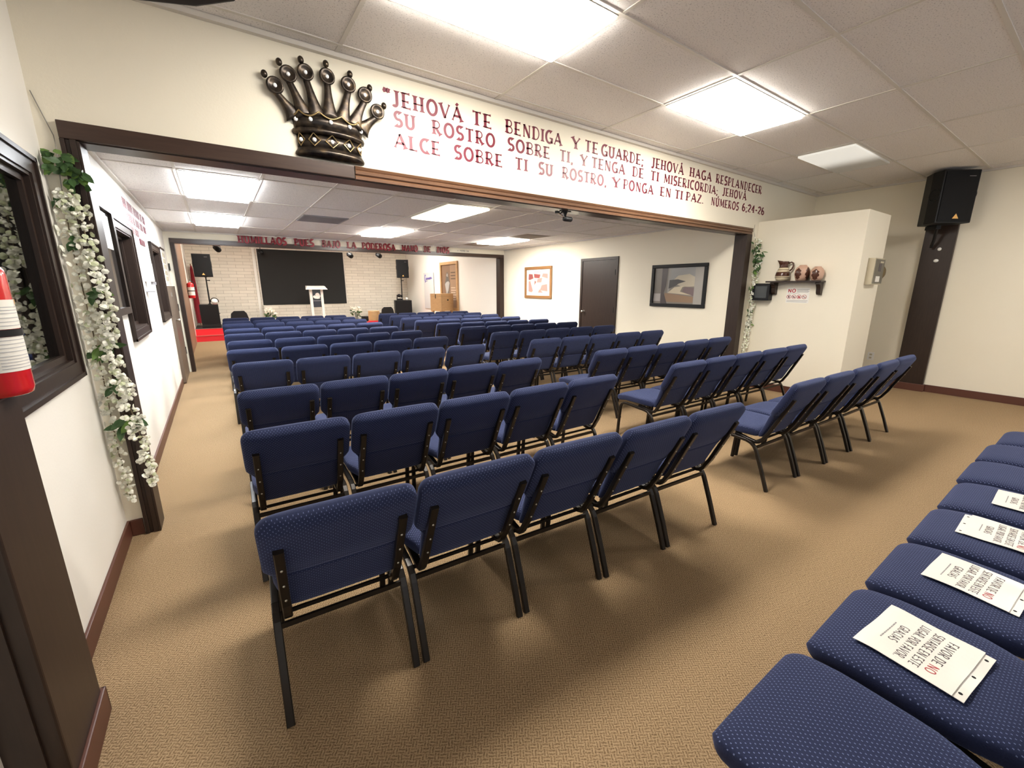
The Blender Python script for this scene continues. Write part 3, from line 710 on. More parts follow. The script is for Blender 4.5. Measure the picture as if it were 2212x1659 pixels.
oblique('bottom short line of dark red lettering on the hall left wall', 5.55, 6.30, 2.03, 2.10, [.8, 2, 2])
oblique('small dark red wall lettering alone above the dispenser', 6.22, 6.52, 1.985, 2.03, [2, 2], None) if False else None
o = bx('sign', M['letter'], None, XFL, XFL + .008, 6.25, 6.62, 1.96, 2.02); o.name = 'wall_plaque'
tag(o, 'small dark red plaque on the hall left wall between the two windows', 'plaque')

# ------------------------------------------------------------------ crown on the header wall
t = thing('wall_ornament', 'large antique bronze crown with seven jewelled points above the opening', 'wall decoration', (.762, HY, 2.335))
def half(prof, n=20, sag=.030, a0=-90, a1=90):
    rings = []
    for z, w_, dpt in prof:
        ring = []
        for k in range(n + 1):
            a = math.radians(a0 + (a1 - a0) * k / n); ring.append((w_ * math.sin(a), -dpt * max(0, math.cos(a)) - .001, z + sag * math.cos(a) * (.4)))
        ring += [(w_ * math.sin(math.radians(a1)), 0, z), (w_ * math.sin(math.radians(a0)), 0, z)]
        rings.append(ring)
    return MB().loft(rings)
half([(0, .200, .050), (.004, .214, .072), (.014, .220, .080), (.028, .216, .078), (.040, .207, .066), (.052, .203, .058)]).build('base_rim', M['bronze'], t, smooth=True)
half([(.050, .203, .058), (.09, .200, .056), (.128, .206, .060)]).build('lower_band', M['bronze'], t, smooth=True)
half([(.124, .204, .058), (.128, .222, .080), (.142, .228, .086), (.156, .224, .080), (.160, .208, .062)]).build('middle_rim', M['bronze'], t, smooth=True)
half([(.158, .208, .060), (.20, .218, .064), (.238, .232, .068)]).build('upper_band', M['bronze'], t, smooth=True)
def on(a, z, dpt, w_, out=.0):
    r = math.radians(a); return ((w_ + out) * math.sin(r), -(dpt + out) * math.cos(r) - .001, z + .012 * math.cos(r))
# scalloped gold edge of the upper band
pts = []
for k in range(61):
    f = k / 60; a = -86 + 172 * f; s = abs(math.sin(PI * 5 * f)); pts.append(on(a, .252 - .030 * s, .068, .230, .004))
MB().tube(pts, .0055, 6).build('scalloped_edge', M['gold'], t, smooth=True)
for k in range(5):
    a = -66 + 33 * k; p = on(a, .205, .064, .218, .004)
    MB().ball(p, .0135, .011, .0135, 10, 7).build('jewel', M['gem'], t, smooth=True)
    a = -64 + 32 * k; q = on(a, .090, .057, .200, .004); e = 11.5
    mb = MB(); cor = [on(a - e, .090, .057, .200, .006), on(a, .128, .060, .203, .010), on(a + e, .090, .057, .200, .006), on(a, .053, .058, .200, .010)]
    mb.tube(cor + [cor[0]], .004, 6); dm = mb.build('diamond_setting', M['gold'], t)
    MB().ball(q, .0135, .011, .0135, 10, 7).build('jewel', M['gem'], dm, smooth=True)
DX = [(.460, 2.705), (.541, 2.785), (.642, 2.820), (.770, 2.828), (.901, 2.813), (1.006, 2.775), (1.085, 2.690)]
BX = [(.410, 2.757), (.498, 2.842), (.623, 2.886), (.771, 2.902), (.918, 2.880), (1.044, 2.829), (1.136, 2.740)]
SX = [.556, .612, .686, .765, .846, .918, .968]
for i in range(7):
    x0 = SX[i] - .762; x1, z1 = DX[i][0] - .762, DX[i][1] - 2.335; zb = .235 - .01 * abs(i - 3) + .012; ed = abs(i - 3) / 3
    dz0 = -.060 * math.sqrt(max(0.05, 1 - (x0 / .235) ** 2)) * .75
    mb = MB(); rings = []
    for k in range(9):
        f = k / 8; cx = x0 + (x1 - x0) * (f ** 1.25); cz = zb + (z1 - .03 - zb) * f
        hw = .042 * (1 - f) ** 2 + .017 + .004 * f; cy = dz0 * (1 - f) - .030 * f
        tx, tz = (x1 - x0), (z1 - zb); ln = math.hypot(tx, tz); nx, nz = tz / ln, -tx / ln
        rings.append([(cx + nx * hw * math.cos(2 * PI * j / 12), cy + .014 * math.sin(2 * PI * j / 12), cz + nz * hw * math.cos(2 * PI * j / 12)) for j in range(12)])
    fin = mb.loft(rings).build('crown_point', M['bronze'], t, smooth=True)
    mb = MB(); prof = [(.001, .018), (.034, .018), (.046, .006), (.049, -.004), (.047, -.012), (.040, -.014), (.030, -.008), (.014, -.004), (.001, -.003)]
    mb.lathe([(r, y) for r, y in prof], 22, (x1, -.034, z1), 'y'); mb.build('disc', M['bronze'], fin, smooth=True)
    MB().ball((x1, -.040, z1), .0125, .009, .0125, 10, 7).build('jewel', M['gem'], fin, smooth=True)
    MB().ball((BX[i][0] - .762, -.030, BX[i][1] - 2.335), .0185, .017, .022, 12, 8).build('bead', M['bronze'], fin, smooth=True)

# ------------------------------------------------------------------ hanging wisteria garlands
def petal(mb, c, size, r_):
    a = Vector((r_.uniform(-1, 1), r_.uniform(-1, .1), r_.uniform(-1, .5))).normalized(); up = Vector((r_.uniform(-.6, .6), -1, r_.uniform(-.6, .6))).cross(a).normalized(); b = a.cross(up)
    c = Vector(c); k = size * .5; vs = [c + a * k + b * .004]
    for q in range(7):
        t = 2 * PI * q / 7; rad = 1 - .25 * (math.cos(t) < -.5)
        vs.append(c + a * k * (1 + math.cos(t) * rad) + up * k * .82 * math.sin(t) * rad - b * .005 * abs(math.sin(t)))
    mb.add(vs, [(0, 1 + q, 1 + (q + 1) % 7) for q in range(7)])
def leaf(mb, c, d, l_, w_, r_):
    d = Vector(d).normalized(); n_ = Vector((r_.uniform(-.4, .4), -1, r_.uniform(-.4, .4))); s = d.cross(n_).normalized(); n_ = s.cross(d)
    c = Vector(c); pts = []
    for f, k in ((0, .05), (.25, .8), (.5, 1), (.78, .6), (1, .02)):
        q = c + d * l_ * f - n_ * (.02 * l_ * 4 * f * f); pts += [q - s * w_ * k, q + n_ * .15 * w_ * k * 0 - n_ * .002, q + s * w_ * k]
    fs = []
    for i in range(4):
        for j in range(2): fs.append((i * 3 + j, i * 3 + j + 1, i * 3 + j + 4, i * 3 + j + 3))
    mb.add(pts, fs)
def interp(path, f):
    k = f * (len(path) - 1); i = min(int(k), len(path) - 2); return Vector(path[i]).lerp(Vector(path[i + 1]), k - i)
def garland(label, loc, hook, strands, leaves, sub, seed):
    cl = ((XL + .008 - loc[0], PX - .008 - loc[0]), (-2, -.006), (.02, 3))
    r_ = random.Random(seed); t = thing('wisteria_garland', label, 'hanging garland', loc)
    MB().tube(hook + [strands[0][0][0]], .0022, 6).build('wire', M['wire'], t)
    for path, nb, rad, size, dens in strands:
        MB().tube(path, .003, 6).build('stem', M['stem'], t)
        mb = MB(); md = MB()
        for k in range(nb):
            f = (k + r_.random()) / nb; c = interp(path, f); q = rad * (1 - .55 * f ** 3)
            c = c + Vector((r_.uniform(-q, q), r_.uniform(-q, q * .15), r_.uniform(-.015, .015)))
            for j in range(2): petal(md if r_.random() < .16 else mb, c, size * r_.uniform(.7, 1.15), r_)
        mb.cur = 1; mb.add(md.v, md.f)
        mb.build('blossoms', [M['petal'], M['petal_d']], t, fix=False, clamp=cl)
    mb = MB()
    for c, n, sp, sz in leaves:
        for k in range(n):
            mb.cur = 1 if r_.random() < .25 else 0
            q = Vector(c) + Vector((r_.uniform(-sp, sp), r_.uniform(-sp * .6, sp * .1), r_.uniform(-sp, sp)))
            leaf(mb, q, (r_.uniform(-.9, .9), r_.uniform(-.7, .1), r_.uniform(-1, .15)), sz * r_.uniform(.8, 1.25), sz * .26 * r_.uniform(.8, 1.2), r_)
    mb.build('foliage', [M['leaf'], M['leaf2']], t, fix=False, clamp=cl)
    return t
X0, Yg = -.57, HY
garland('white wisteria garland hanging beside the left post of the opening', (X0, Yg, 0), [(-.048, -.004, 2.44), (0, -.006, 2.25), (.005, -.03, 2.20)],
    [([(-.008, -.04, 1.99), (-.015, -.05, 1.7), (-.01, -.05, 1.35), (-.012, -.045, .95), (-.02, -.04, .60), (-.012, -.03, .26)], 160, .036, .034, 1),
     ([(.03, -.05, 1.97), (.045, -.06, 1.85), (.05, -.07, 1.62)], 42, .032, .034, 1),
     ([(.045, -.07, 1.70), (.075, -.10, 1.55), (.085, -.11, 1.35), (.065, -.10, 1.20)], 60, .024, .036, 1),
     ([(.02, -.06, 1.38), (.055, -.09, 1.15), (.08, -.11, 1.0), (.10, -.12, .90)], 75, .030, .036, 1),
     ([(.06, -.09, .92), (.10, -.12, .74), (.10, -.12, .55), (.125, -.12, .36)], 75, .028, .034, 1)],
    [((0, -.04, 2.12), 22, .055, .062), ((.045, -.03, 2.06), 18, .045, .062), ((-.03, -.05, 1.93), 9, .03, .055), ((0, -.05, 1.74), 4, .03, .06), ((.035, -.06, 1.48), 5, .03, .06), ((.03, -.06, 1.16), 8, .035, .07), ((.03, -.07, .98), 5, .03, .07), ((.06, -.09, .74), 11, .045, .08)], 0, 11)
garland('white wisteria garland hanging beside the right post of the opening', (6.53, Yg, 0), [(-.02, -.004, 2.38), (-.03, -.006, 2.28), (-.02, -.03, 2.20)],
    [([(-.02, -.03, 2.20), (.0, -.06, 1.9), (-.02, -.06, 1.5), (-.01, -.06, 1.1), (-.03, -.05, .8), (-.01, -.03, .25)], 230, .055, .034, 1),
     ([(.02, -.05, 1.9), (.04, -.07, 1.5), (.02, -.07, 1.1), (.03, -.05, .5)], 130, .04, .032, 1)],
    [((-.02, -.05, 2.06), 30, .055, .07), ((-.02, -.06, 1.92), 30, .065, .07), ((0, -.08, 1.80), 14, .06, .065), ((.07, -.10, 1.98), 5, .03, .07), ((.0, -.06, 1.76), 10, .05, .07), ((-.03, -.06, 1.50), 8, .04, .06), ((-.03, -.07, 1.16), 9, .04, .06), ((.01, -.06, .97), 9, .04, .06)], 0, 23)
# ------------------------------------------------------------------ loudspeakers
def speaker(label, loc, rz, w_, d_, h_, tilt=0, group=None):
    """base centre at loc, front faces local -Y, trapezoid plan (narrower at the back)"""
    t = thing('loudspeaker', label, 'loudspeaker', loc, rz, group); t.rotation_euler = (tilt, 0, rz)
    a, b = w_ / 2, w_ / 2 * .62
    plan = [(-a, -d_ / 2), (a, -d_ / 2), (a, -d_ * .05), (b, d_ / 2), (-b, d_ / 2), (-a, -d_ * .05)]
    MB().prism(plan, lambda x, y: (x, y, .0), lambda x, y: (x, y, h_)).build('cabinet', M['black'], t, bevel=.012)
    n = 8; mb = MB()
    rings = []
    for i in range(n + 1):
        x = -a + .02 + (w_ - .04) * i / n; o_ = -d_ / 2 - .008 - .014 * math.sin(PI * i / n); rings.append([(x, -d_ / 2 + .004, .022), (x, o_, .022), (x, o_, h_ - .022), (x, -d_ / 2 + .004, h_ - .022)])
    g = mb.loft(rings).build('grille', M['grille'], t)
    s = w_ * .085
    MB().prism([(-s, .05), (s, .05), (0, .05 + s * 1.6)], lambda x, z: (x, -d_ / 2 - .018, z), lambda x, z: (x, -d_ / 2 - .026, z)).build('logo_triangle', M['badge'], g)
    MB().box(w_ * .15, w_ * .33, -d_ / 2 - .024, -d_ / 2 - .012, h_ - .085, h_ - .080).build('logo_mark', M['ink_grey'], g)
    # recessed side handles
    for sx in (-1, 1):
        mb = MB(); pts = [(sx * (a + .001), -d_ * .27 + .075 * math.cos(q * PI / 10), h_ * .55 + .075 * math.sin(q * PI / 10)) for q in range(21)]
        mb.tube(pts, .006, 6); mb.box(sx * a - .004, sx * a + .006, -d_ * .27 - .06, -d_ * .27 + .06, h_ * .55 - .02, h_ * .55 + .012)
        mb.build('handle', M['black'], t)
    return t
def pole(label, loc, h_):
    t = thing('speaker_pole', label, 'speaker pole', loc)
    MB().lathe([(.001, 0), (.045, 0), (.045, .012), (.022, .02), (.019, .03), (.019, h_ * .55), (.017, h_ * .56), (.016, h_ - .02), (.03, h_ - .015), (.03, h_), (.001, h_)], 14).build('shaft', M['black'], t)
    MB().box(.015, .075, -.012, .012, h_ - .11, h_ - .085).ball((.075, 0, h_ - .098), .018).build('knob', M['black'], t)
    return t
# on the dark pilaster at the right
sp = speaker('black loudspeaker hung high on the dark pilaster of the right wall', (8.08, 1.60, 2.315), math.radians(-38), .44, .36, .64, 0)
mb = MB().box(-.03, .03, .0, .17, -.05, -.004).tube([(0, .02, -.03), (.06, .10, -.17), (.12, .19, -.27)], .018, 8)
mb.build('mounting_arm', M['black'], sp)
for y_, z_, ry, lb in ((1.60, 2.02, .022, 'upper small pale metal fixing on the dark pilaster below the loudspeaker'), (1.61, 1.865, .028, 'lower small pale metal fixing on the dark pilaster below the loudspeaker')):
    o = MB().ball((0, 0, 0), .007, ry, .022).build('wall_hook', M['white'], smooth=True); o.location = (8.366, y_, z_); tag(o, lb, 'fixing')
s2 = speaker('black loudspeaker corner poking in at the top edge, above the left wall', (-.08, 1.90, 2.45), math.radians(45), .40, .36, .47, 0)
MB().tube([(0, .05, .46), (0, .05, .54)], .03, 10).build('ceiling_mount', M['black'], s2)

# ------------------------------------------------------------------ post with extinguisher, left foreground
mb = MB().box(XL, -.52, 1.488, 1.825, .0, 1.205)
S(mb, 'trim_14', M['wood'], bevel=.006)
mb = MB().box(-.522, -.508, 1.47, 1.838, 0, bh).box(XL, -.508, 1.825, 1.838, 0, bh)
S(mb, 'baseboard_post', M['base'], bevel=.004)
mb = MB().box(XL, -.56, 1.478, 1.488, 0, 1.205)
S(mb, 'trim_15', M['wood'])
def extinguisher(label, loc, r, h_, k=1.0):
    t = thing('fire_extinguisher', label, 'fire extinguisher', loc)
    prof = [(.001, .006), (r * .86, 0), (r * .94, .004), (r, .02), (r, h_ * .80)] + [(r * math.cos(q) if q < 1.4 else r * .2, h_ * .80 + .052 * k * math.sin(q)) for q in (.25, .5, .8, 1.1, 1.4)] + [(r * .26, h_ * .80 + .062 * k), (.001, h_ * .80 + .062 * k)]
    MB().lathe(prof, 32).build('cylinder', M['red'], t, smooth=True)
    def band(z0, z1, m_, nm, out=.0012, a0=0, a1=360, par=t):
        n = 32; rings = []
        for z in (z0, z1): rings.append([((r + out) * math.cos(math.radians(a0 + (a1 - a0) * i / n)), (r + out) * math.sin(math.radians(a0 + (a1 - a0) * i / n)), z) for i in range(n + 1)])
        return MB().loft(rings, close=False, caps=False).build(nm, m_, par, smooth=True)
    l1 = band(h_ * .45, h_ * .64, M['paper'], 'label', a0=-150, a1=60); l2 = band(h_ * .17, h_ * .40, M['paper'], 'label', a0=-150, a1=60)
    band(h_ * .61, h_ * .64, M['badge'], 'label_stripe', .002, 5, 55, l1)
    for l_, zz in ((l1, [.47, .495, .52, .55, .57, .59]), (l2, [.19, .21, .23, .25, .27, .30, .325, .35, .375])):
        for q in zz: band(h_ * q, h_ * q + .0022, M['ink_light'], 'print_line', .002, -60, 8, l_)
    band(h_ * .25, h_ * .295, M['ink'], 'print_box', .002, 28, 46, l2)
    band(h_ * .402, h_ * .448, M['black'], 'strap', .004)
    zt = h_ * .80 + .06 * k
    MB().lathe([(.001, zt), (.018, zt), (.018, zt + .03), (.011, zt + .035), (.011, zt + .055), (.001, zt + .055)], 12).build('valve', M['chrome'], t)
    MB().box(-.012, .012, -.085, .02, zt + .035, zt + .043).box(-.012, .012, -.095, .02, zt + .060, zt + .067).build('lever', M['black'], t)
    MB().tube([(.015, 0, zt + .02), (.05, .01, zt + .02), (r + .014, .02, zt - .05), (r + .014, .02, h_ * .5)], .010, 8).build('hose', M['black'], t) if k < 1 else None
    return t
e = extinguisher('red fire extinguisher with white labels at the left edge of the photo', (-.536, 1.755, 1.207), .070, .412)
e = extinguisher('small red fire extinguisher far off beside the stage, left of the red banner', (-.52, 13.95, 1.22), .075, .44, .99)
MB().box(-.09, -.07, -.03, .03, .1, .3).build('bracket', M['black'], e)

# ------------------------------------------------------------------ hall right wall: door, pictures
d = bpy.data.objects.new('door_1', None); C.objects.link(d); d.location = (XFR, 0, 0); struct(d)
mb = MB().box(-.022, 0, 5.555, 5.61, 0, 2.07).box(-.022, 0, 6.50, 6.555, 0, 2.07).box(-.022, 0, 5.61, 6.50, 2.02, 2.07)
mb.build('door_frame', M['wood'], d)
lf = MB().box(-.012, .0, 5.613, 6.497, .01, 2.017).build('door_leaf', M['wood'], d)
MB().lathe([(.001, -.075), (.022, -.072), (.027, -.055), (.018, -.035), (.012, -.03), (.012, -.016), (.03, -.014), (.03, -.010)], 16, (0, 6.435, 1.01), 'x').build('door_knob', M['chrome'], lf, smooth=True)
for z in (.25, 1.07, 1.78): MB().tube([(-.018, 5.612, z - .05), (-.018, 5.612, z + .05)], .009, 8).build('hinge', M['dark_gap'], lf)
def pic_frame(name, label, x, y0, y1, z0, z1, fw, fm, depth=.035):
    """picture on a wall facing -X; local u runs from y1 (left as seen) to y0, v up; returns root and patch()"""
    t = thing(name, label, 'picture', (x, (y0 + y1) / 2, (z0 + z1) / 2)); W, H = (y1 - y0) / 2, (z1 - z0) / 2
    mb = MB()
    for a, b, c_, d_ in ((-W, W, H - fw, H), (-W, W, -H, -H + fw), (-W, -W + fw, -H + fw, H - fw), (W - fw, W, -H + fw, H - fw)): mb.box(-depth, 0, a, b, c_, d_)
    mb.build('frame', fm, t, bevel=.006)
    iw, ih = W - fw, H - fw
    def patch(nm, m_, poly, layer, par=None):
        """poly in 0..1 (u from left as seen, v up)"""
        f = lambda u, v, q: (-.010 - .0007 * layer - q, iw - 2 * iw * u, -ih + 2 * ih * v)
        return MB().prism(poly, lambda u, v: f(u, v, 0), lambda u, v: f(u, v, .0006)).build(nm, m_, par or t)
    return t, patch
def R_(a, b, c, d): return [(a, c), (b, c), (b, d), (a, d)]
def pm(n, c): M[n] = mat(n, c, .35); return M[n]
t, pa = pic_frame('framed_picture', 'wide black-framed grey and tan abstract picture on the hall right wall', XFR, 3.75, 4.775, 1.178, 1.872, .055, M['black'])
bk_ = pa('artwork', pm('art_taupe', (.20, .175, .15)), R_(0, 1, 0, 1), 0)
for nm, c, poly in (('art_grey', (.36, .335, .30), R_(.83, 1, .0, 1)), ('art_sky', (.30, .30, .29), R_(.35, .83, .62, 1)), ('art_dark', (.065, .05, .05), [(.16, 0), (.16, 1), (.28, 1), (.26, .5), (.22, .3), (.30, 0)]),
    ('art_pale', (.50, .44, .33), [(.36, .60), (.50, .78), (.72, .82), (.83, .74), (.83, .48), (.62, .46)]), ('art_hill', (.05, .045, .045), [(.32, .42), (.33, .66), (.50, .68), (.66, .62), (.52, .56), (.46, .50)]),
    ('art_ochre', (.27, .17, .10), [(.24, .05), (.24, .30), (.48, .26), (.82, .20), (.83, .04)]), ('art_glow', (.58, .50, .36), [(.30, .30), (.44, .46), (.62, .50), (.56, .34), (.80, .24), (.50, .28)]),
    ('art_plum', (.16, .11, .11), [(.60, .34), (.64, .48), (.83, .44), (.83, .22)]), ('art_block', (.42, .38, .36), R_(0, .15, .06, .28)), ('art_strip', (.30, .29, .26), [(.29, .3), (.30, 1), (.36, 1), (.35, .5), (.33, .3)])):
    pa('shape', pm(nm, c), poly, len(nm) % 3 + (4 if nm in ('art_hill', 'art_glow') else 1), bk_)
t, pa = pic_frame('framed_picture', 'brown-framed red and cream print on the hall right wall left of the door', XFR, 7.48, 8.50, 1.245, 1.975, .065, M['picture_wood'])
bk_ = pa('artwork', M['paper'], R_(0, 1, 0, 1), 0)
pm('art_pink', (.42, .20, .17)); pm('art_red', (.24, .06, .055)); pm('art_cream', (.66, .52, .40))
pa('print_area', M['art_cream'], R_(.08, .92, .1, .84), 1, bk_)
for i, poly in enumerate([[(.08, .62), (.10, .84), (.26, .82), (.30, .66), (.14, .60)], [(.34, .68), (.32, .84), (.60, .80), (.56, .66)], [(.66, .72), (.70, .84), (.90, .82), (.90, .64)], [(.44, .50), (.48, .64), (.68, .68), (.64, .50)],
        [(.08, .16), (.09, .55), (.16, .56), (.28, .18), (.22, .12)], [(.58, .20), (.66, .40), (.88, .44), (.90, .16)], [(.50, .11), (.56, .24), (.72, .11)], [(.34, .40), (.36, .58), (.42, .52)]]):
    pa('shape', M['art_red' if i in (0, 1, 7) else 'art_pink'], poly, 2 + i % 2, bk_)
pa('caption', M['ink_grey'], R_(.30, .72, .885, .92), 2, bk_)

# ------------------------------------------------------------------ hall left wall
def left_sheet(nm, m_, parent, y0, y1, z0, z1, d0, d1): return MB().box(d0, d1, y0, y1, z0, z1).build(nm, m_, parent)
t = thing('framed_notice', 'dark-framed glossy notice case on the hall left wall right behind the garland', 'framed notice', (XFL, 0, 0))
mb = MB().box(0, .03, 3.86, 4.60, 2.05, 2.10).box(0, .03, 3.86, 4.60, 1.30, 1.35).box(0, .03, 3.86, 3.91, 1.35, 2.05).box(0, .03, 4.55, 4.60, 1.35, 2.05)
mb.build('frame', M['wood'], t); left_sheet('back_panel', mat('dark_print', (.05, .042, .038), .12), t, 3.91, 4.55, 1.35, 2.05, .001, .008)
left_sheet('printed_sheet', M['paper'], t, 4.02, 4.50, 1.78, 2.02, .008, .010)
mb = MB()
for k in range(26): mb.box(.008, .0105, 4.0 + rr.random() * .5, 4.0 + rr.random() * .5 + .012, 1.4 + rr.random() * .33, 1.4 + rr.random() * .33 + .01) if False else None
t = thing('hand_sanitizer_dispenser', 'white wall dispenser with grey drip tray between the hall left windows', 'dispenser', (XFL, 6.05, 1.50))
bx('case', M['white'], t, 0, .08, -.07, .07, .06, .26, .012); bx('nozzle', M['ink_grey'], t, .05, .09, -.02, .02, .03, .06); bx('drip_tray', M['ink_grey'], t, 0, .07, -.07, .07, -.05, -.038); bx('back_plate', M['white'], t, 0, .006, -.06, .06, -.05, .06)
t = thing('photo_board', 'cream paper board of faded photos above the half-height door on the left', 'poster', (XFL, 0, 0))
left_sheet('sheet', M['paper'], t, 8.50, 9.02, 1.55, 2.08, 0, .006); left_sheet('top_bar', M['wood'], t, 8.48, 9.04, 2.07, 2.10, 0, .012)
for a in range(2):
    for b in range(5): left_sheet('photo', M['beige'], t, 8.55 + a * .23, 8.73 + a * .23, 1.60 + b * .09, 1.665 + b * .09, .006, .0075)
d = bpy.data.objects.new('door_2', None); C.objects.link(d); d.location = (XFL, 0, 0); struct(d)
lf = MB().box(0, .045, 8.30, 9.36, .015, 1.52).build('door_leaf', M['brown_door'], d, bevel=.004)
MB().lathe([(.001, .10), (.022, .098), (.027, .08), (.014, .062), (.014, .044)], 14, (0, 8.42, 1.0), 'x').build('door_knob', M['chrome'], lf, smooth=True)
for z in (.35, 1.1): bx('hinge', M['dark_gap'], lf, .03, .052, 9.33, 9.375, z, z + .12)
bx('latch', M['chrome'], lf, .045, .055, 8.40, 8.44, 1.36, 1.42)
t = tag(bx('thermostat', M['black'], None, -.600, -.585, Y2 - .045, Y2 - .001, 1.78, 1.90), 'small black wall control beside the stage opening left post', 'wall control')

# ------------------------------------------------------------------ partition face: shelf, jug, vases, box, sign
t = thing('wall_shelf', 'small dark wooden shelf on two brackets on the cream partition', 'shelf', (PX, 0, 0))
bx('board', M['wood'], t, -.165, 0, 2.285, 2.965, 1.566, 1.588, .003)
for y in (2.33, 2.885):
    MB().prism([(0, 1.566), (-.14, 1.566), (-.145, 1.545), (-.115, 1.535), (-.085, 1.49), (-.075, 1.43), (-.05, 1.405), (0, 1.40)], lambda x, z: (x, y - .025, z), lambda x, z: (x, y + .025, z)).build('bracket', M['wood'], t, bevel=.003)
pot_b = mat('brown_glaze', (.075, .028, .016), .22); pot_c = mat('cream_glaze', (.66, .56, .38), .3)
t = thing('jug', 'brown and cream glazed ceramic jug, leftmost on the small shelf', 'jug', (PX - .085, 2.785, 1.588), math.radians(105))
def pot(prof, z0, z1, nm, m_, parent, n=28, lip=None):
    pts = [p for p in prof if z0 - 1e-6 <= p[1] <= z1 + 1e-6]; rings = []
    for r, z in pts:
        ring = []
        for k in range(n):
            a = 2 * PI * k / n; rr_ = r; zz_ = z
            if lip and z > lip: f = (z - lip) / .06; q = max(0, math.cos(a)) ** 4; rr_ = r + .028 * f * q; zz_ = z + .022 * f * q
            ring.append((rr_ * math.cos(a), rr_ * math.sin(a), zz_))
        rings.append(ring)
    return MB().loft(rings).build(nm, m_, parent, smooth=True)
JP = [(.050, 0), (.066, .004), (.084, .035), (.090, .065), (.0888, .070), (.088, .075), (.084, .10), (.079, .118), (.070, .140), (.058, .165), (.0535, .178), (.050, .195), (.050, .22), (.056, .245), (.060, .262)]
pot(JP, 0, .065, 'lower_body', pot_c, t); pot([(.0905, .064), (.089, .075), (.085, .10), (.080, .120)], 0, 1, 'painted_band', pot_b, t); pot(JP, .118, .178, 'upper_body', pot_c, t); pot(JP, .178, .27, 'neck', pot_b, t, lip=.205)
pot([(.0920, .048), (.0925, .054)], 0, 1, 'painted_line', pot_b, t); pot([(.0685, .148), (.0655, .154)], 0, 1, 'painted_line', pot_b, t)
MB().tube([(-.052, 0, .238), (-.085, 0, .250), (-.108, 0, .235), (-.112, 0, .20), (-.100, 0, .16), (-.075, 0, .135)], .010, 8).build('handle', pot_b, t, smooth=True)
vm_ = mat('pink_tan_ceramic', (.50, .31, .22), .5)
def vase(label, y, h_, r, patches):
    t = thing('gourd_vase', label, 'vase', (PX - .085, y, 1.588), 0, 'rounded vases on the small shelf')
    prof = [(r * .55, 0), (r * .72, .004), (r * .92, h_ * .25), (r, h_ * .50), (r * .93, h_ * .72), (r * .70, h_ * .88), (r * .50, h_ * .94), (r * .48, h_), (r * .40, h_), (r * .40, h_ * .95), (.001, h_ * .94)]
    v_ = MB().lathe(prof, 26).build('body', vm_, t, smooth=True)
    for a, z0, z1, wd in patches:
        mb = MB(); rings = []
        for i in range(9):
            f = i / 8; z = h_ * (z0 + (z1 - z0) * f)
            q = [(z_, r_) for r_, z_ in prof]; rad = r
            for (za, ra), (zb, rb) in zip(q, q[1:]):
                if za <= z <= zb and zb > za: rad = ra + (rb - ra) * (z - za) / (zb - za); break
            wi = wd * math.sqrt(max(.02, 1 - (2 * f - 1) ** 2)) * (1 + .25 * math.sin(i * 2.3))
            rings.append([((rad + .003) * math.cos(math.radians(a + wi * (j / 4 - .5))), (rad + .003) * math.sin(math.radians(a + wi * (j / 4 - .5))), z) for j in range(5)])
        mb.loft(rings, close=False, caps=False).build('carved_patch', pot_b, v_, smooth=True)
vase('pink tan round vase with two dark carved patches, middle of the shelf', 2.545, .205, .088, [(165, .10, .80, 55), (255, .10, .85, 58)])
vase('smaller pale round vase with one dark carved patch, right end of the shelf', 2.37, .180, .078, [(185, .05, .80, 62)])
t = thing('wall_box', 'black square wall-mounted box beside the shelf', 'wall box', (PX, 3.035, 1.436))
mb = MB().box(-.11, 0, -.118, .118, -.120, .120); mb.build('case', M['black'], t, bevel=.008)
mb = MB()
for a, b, c_, d_ in ((-.118, .118, .085, .12), (-.118, .118, -.12, -.085), (-.118, -.085, -.085, .085), (.085, .118, -.085, .085)): mb.box(-.122, -.109, a, b, c_, d_)
mb.build('front_bezel', M['black'], t); bx('front_panel', mat('dark_grey_panel', (.035, .04, .04), .25), t, -.113, -.109, -.085, .085, -.085, .085)
t = thing('warning_sign', 'white NO sign with red prohibition circles under the shelf', 'sign', (PX, 2.592, 1.394))
f_ = lambda u, v, q: (-.001 - q, -u, v)
MB().prism(R_(-.142, .142, -.105, .102), lambda u, v: f_(u, v, 0), lambda u, v: f_(u, v, .001)).build('sheet', M['paper'], t)
mb = MB(); text(mb, 'NO', lambda u, v, d: f_(-.128 + u, .038 + v * .045, .0012 + .0006 * d), .098, thick=.10, thin=.09, flare=False); mb.build('word', M['ink_red'], t)
mb = MB()
for k, wd in enumerate((.14, .15, .135, .15)): mb.prism(R_(-.015, -.015 + wd, .040 + k * .012, .045 + k * .012), lambda u, v: f_(u, v, .0012), lambda u, v: f_(u, v, .0016))
for a, b, v in ((-.13, .13, -.075), (-.13, .12, -.092)): mb.prism(R_(a, b, v, v + .005), lambda u, v: f_(u, v, .0012), lambda u, v: f_(u, v, .0016))
mb.prism(R_(-.13, .02, .024, .027), lambda u, v: f_(u, v, .0012), lambda u, v: f_(u, v, .0016))
mb.build('small_print', M['ink_grey'], t)
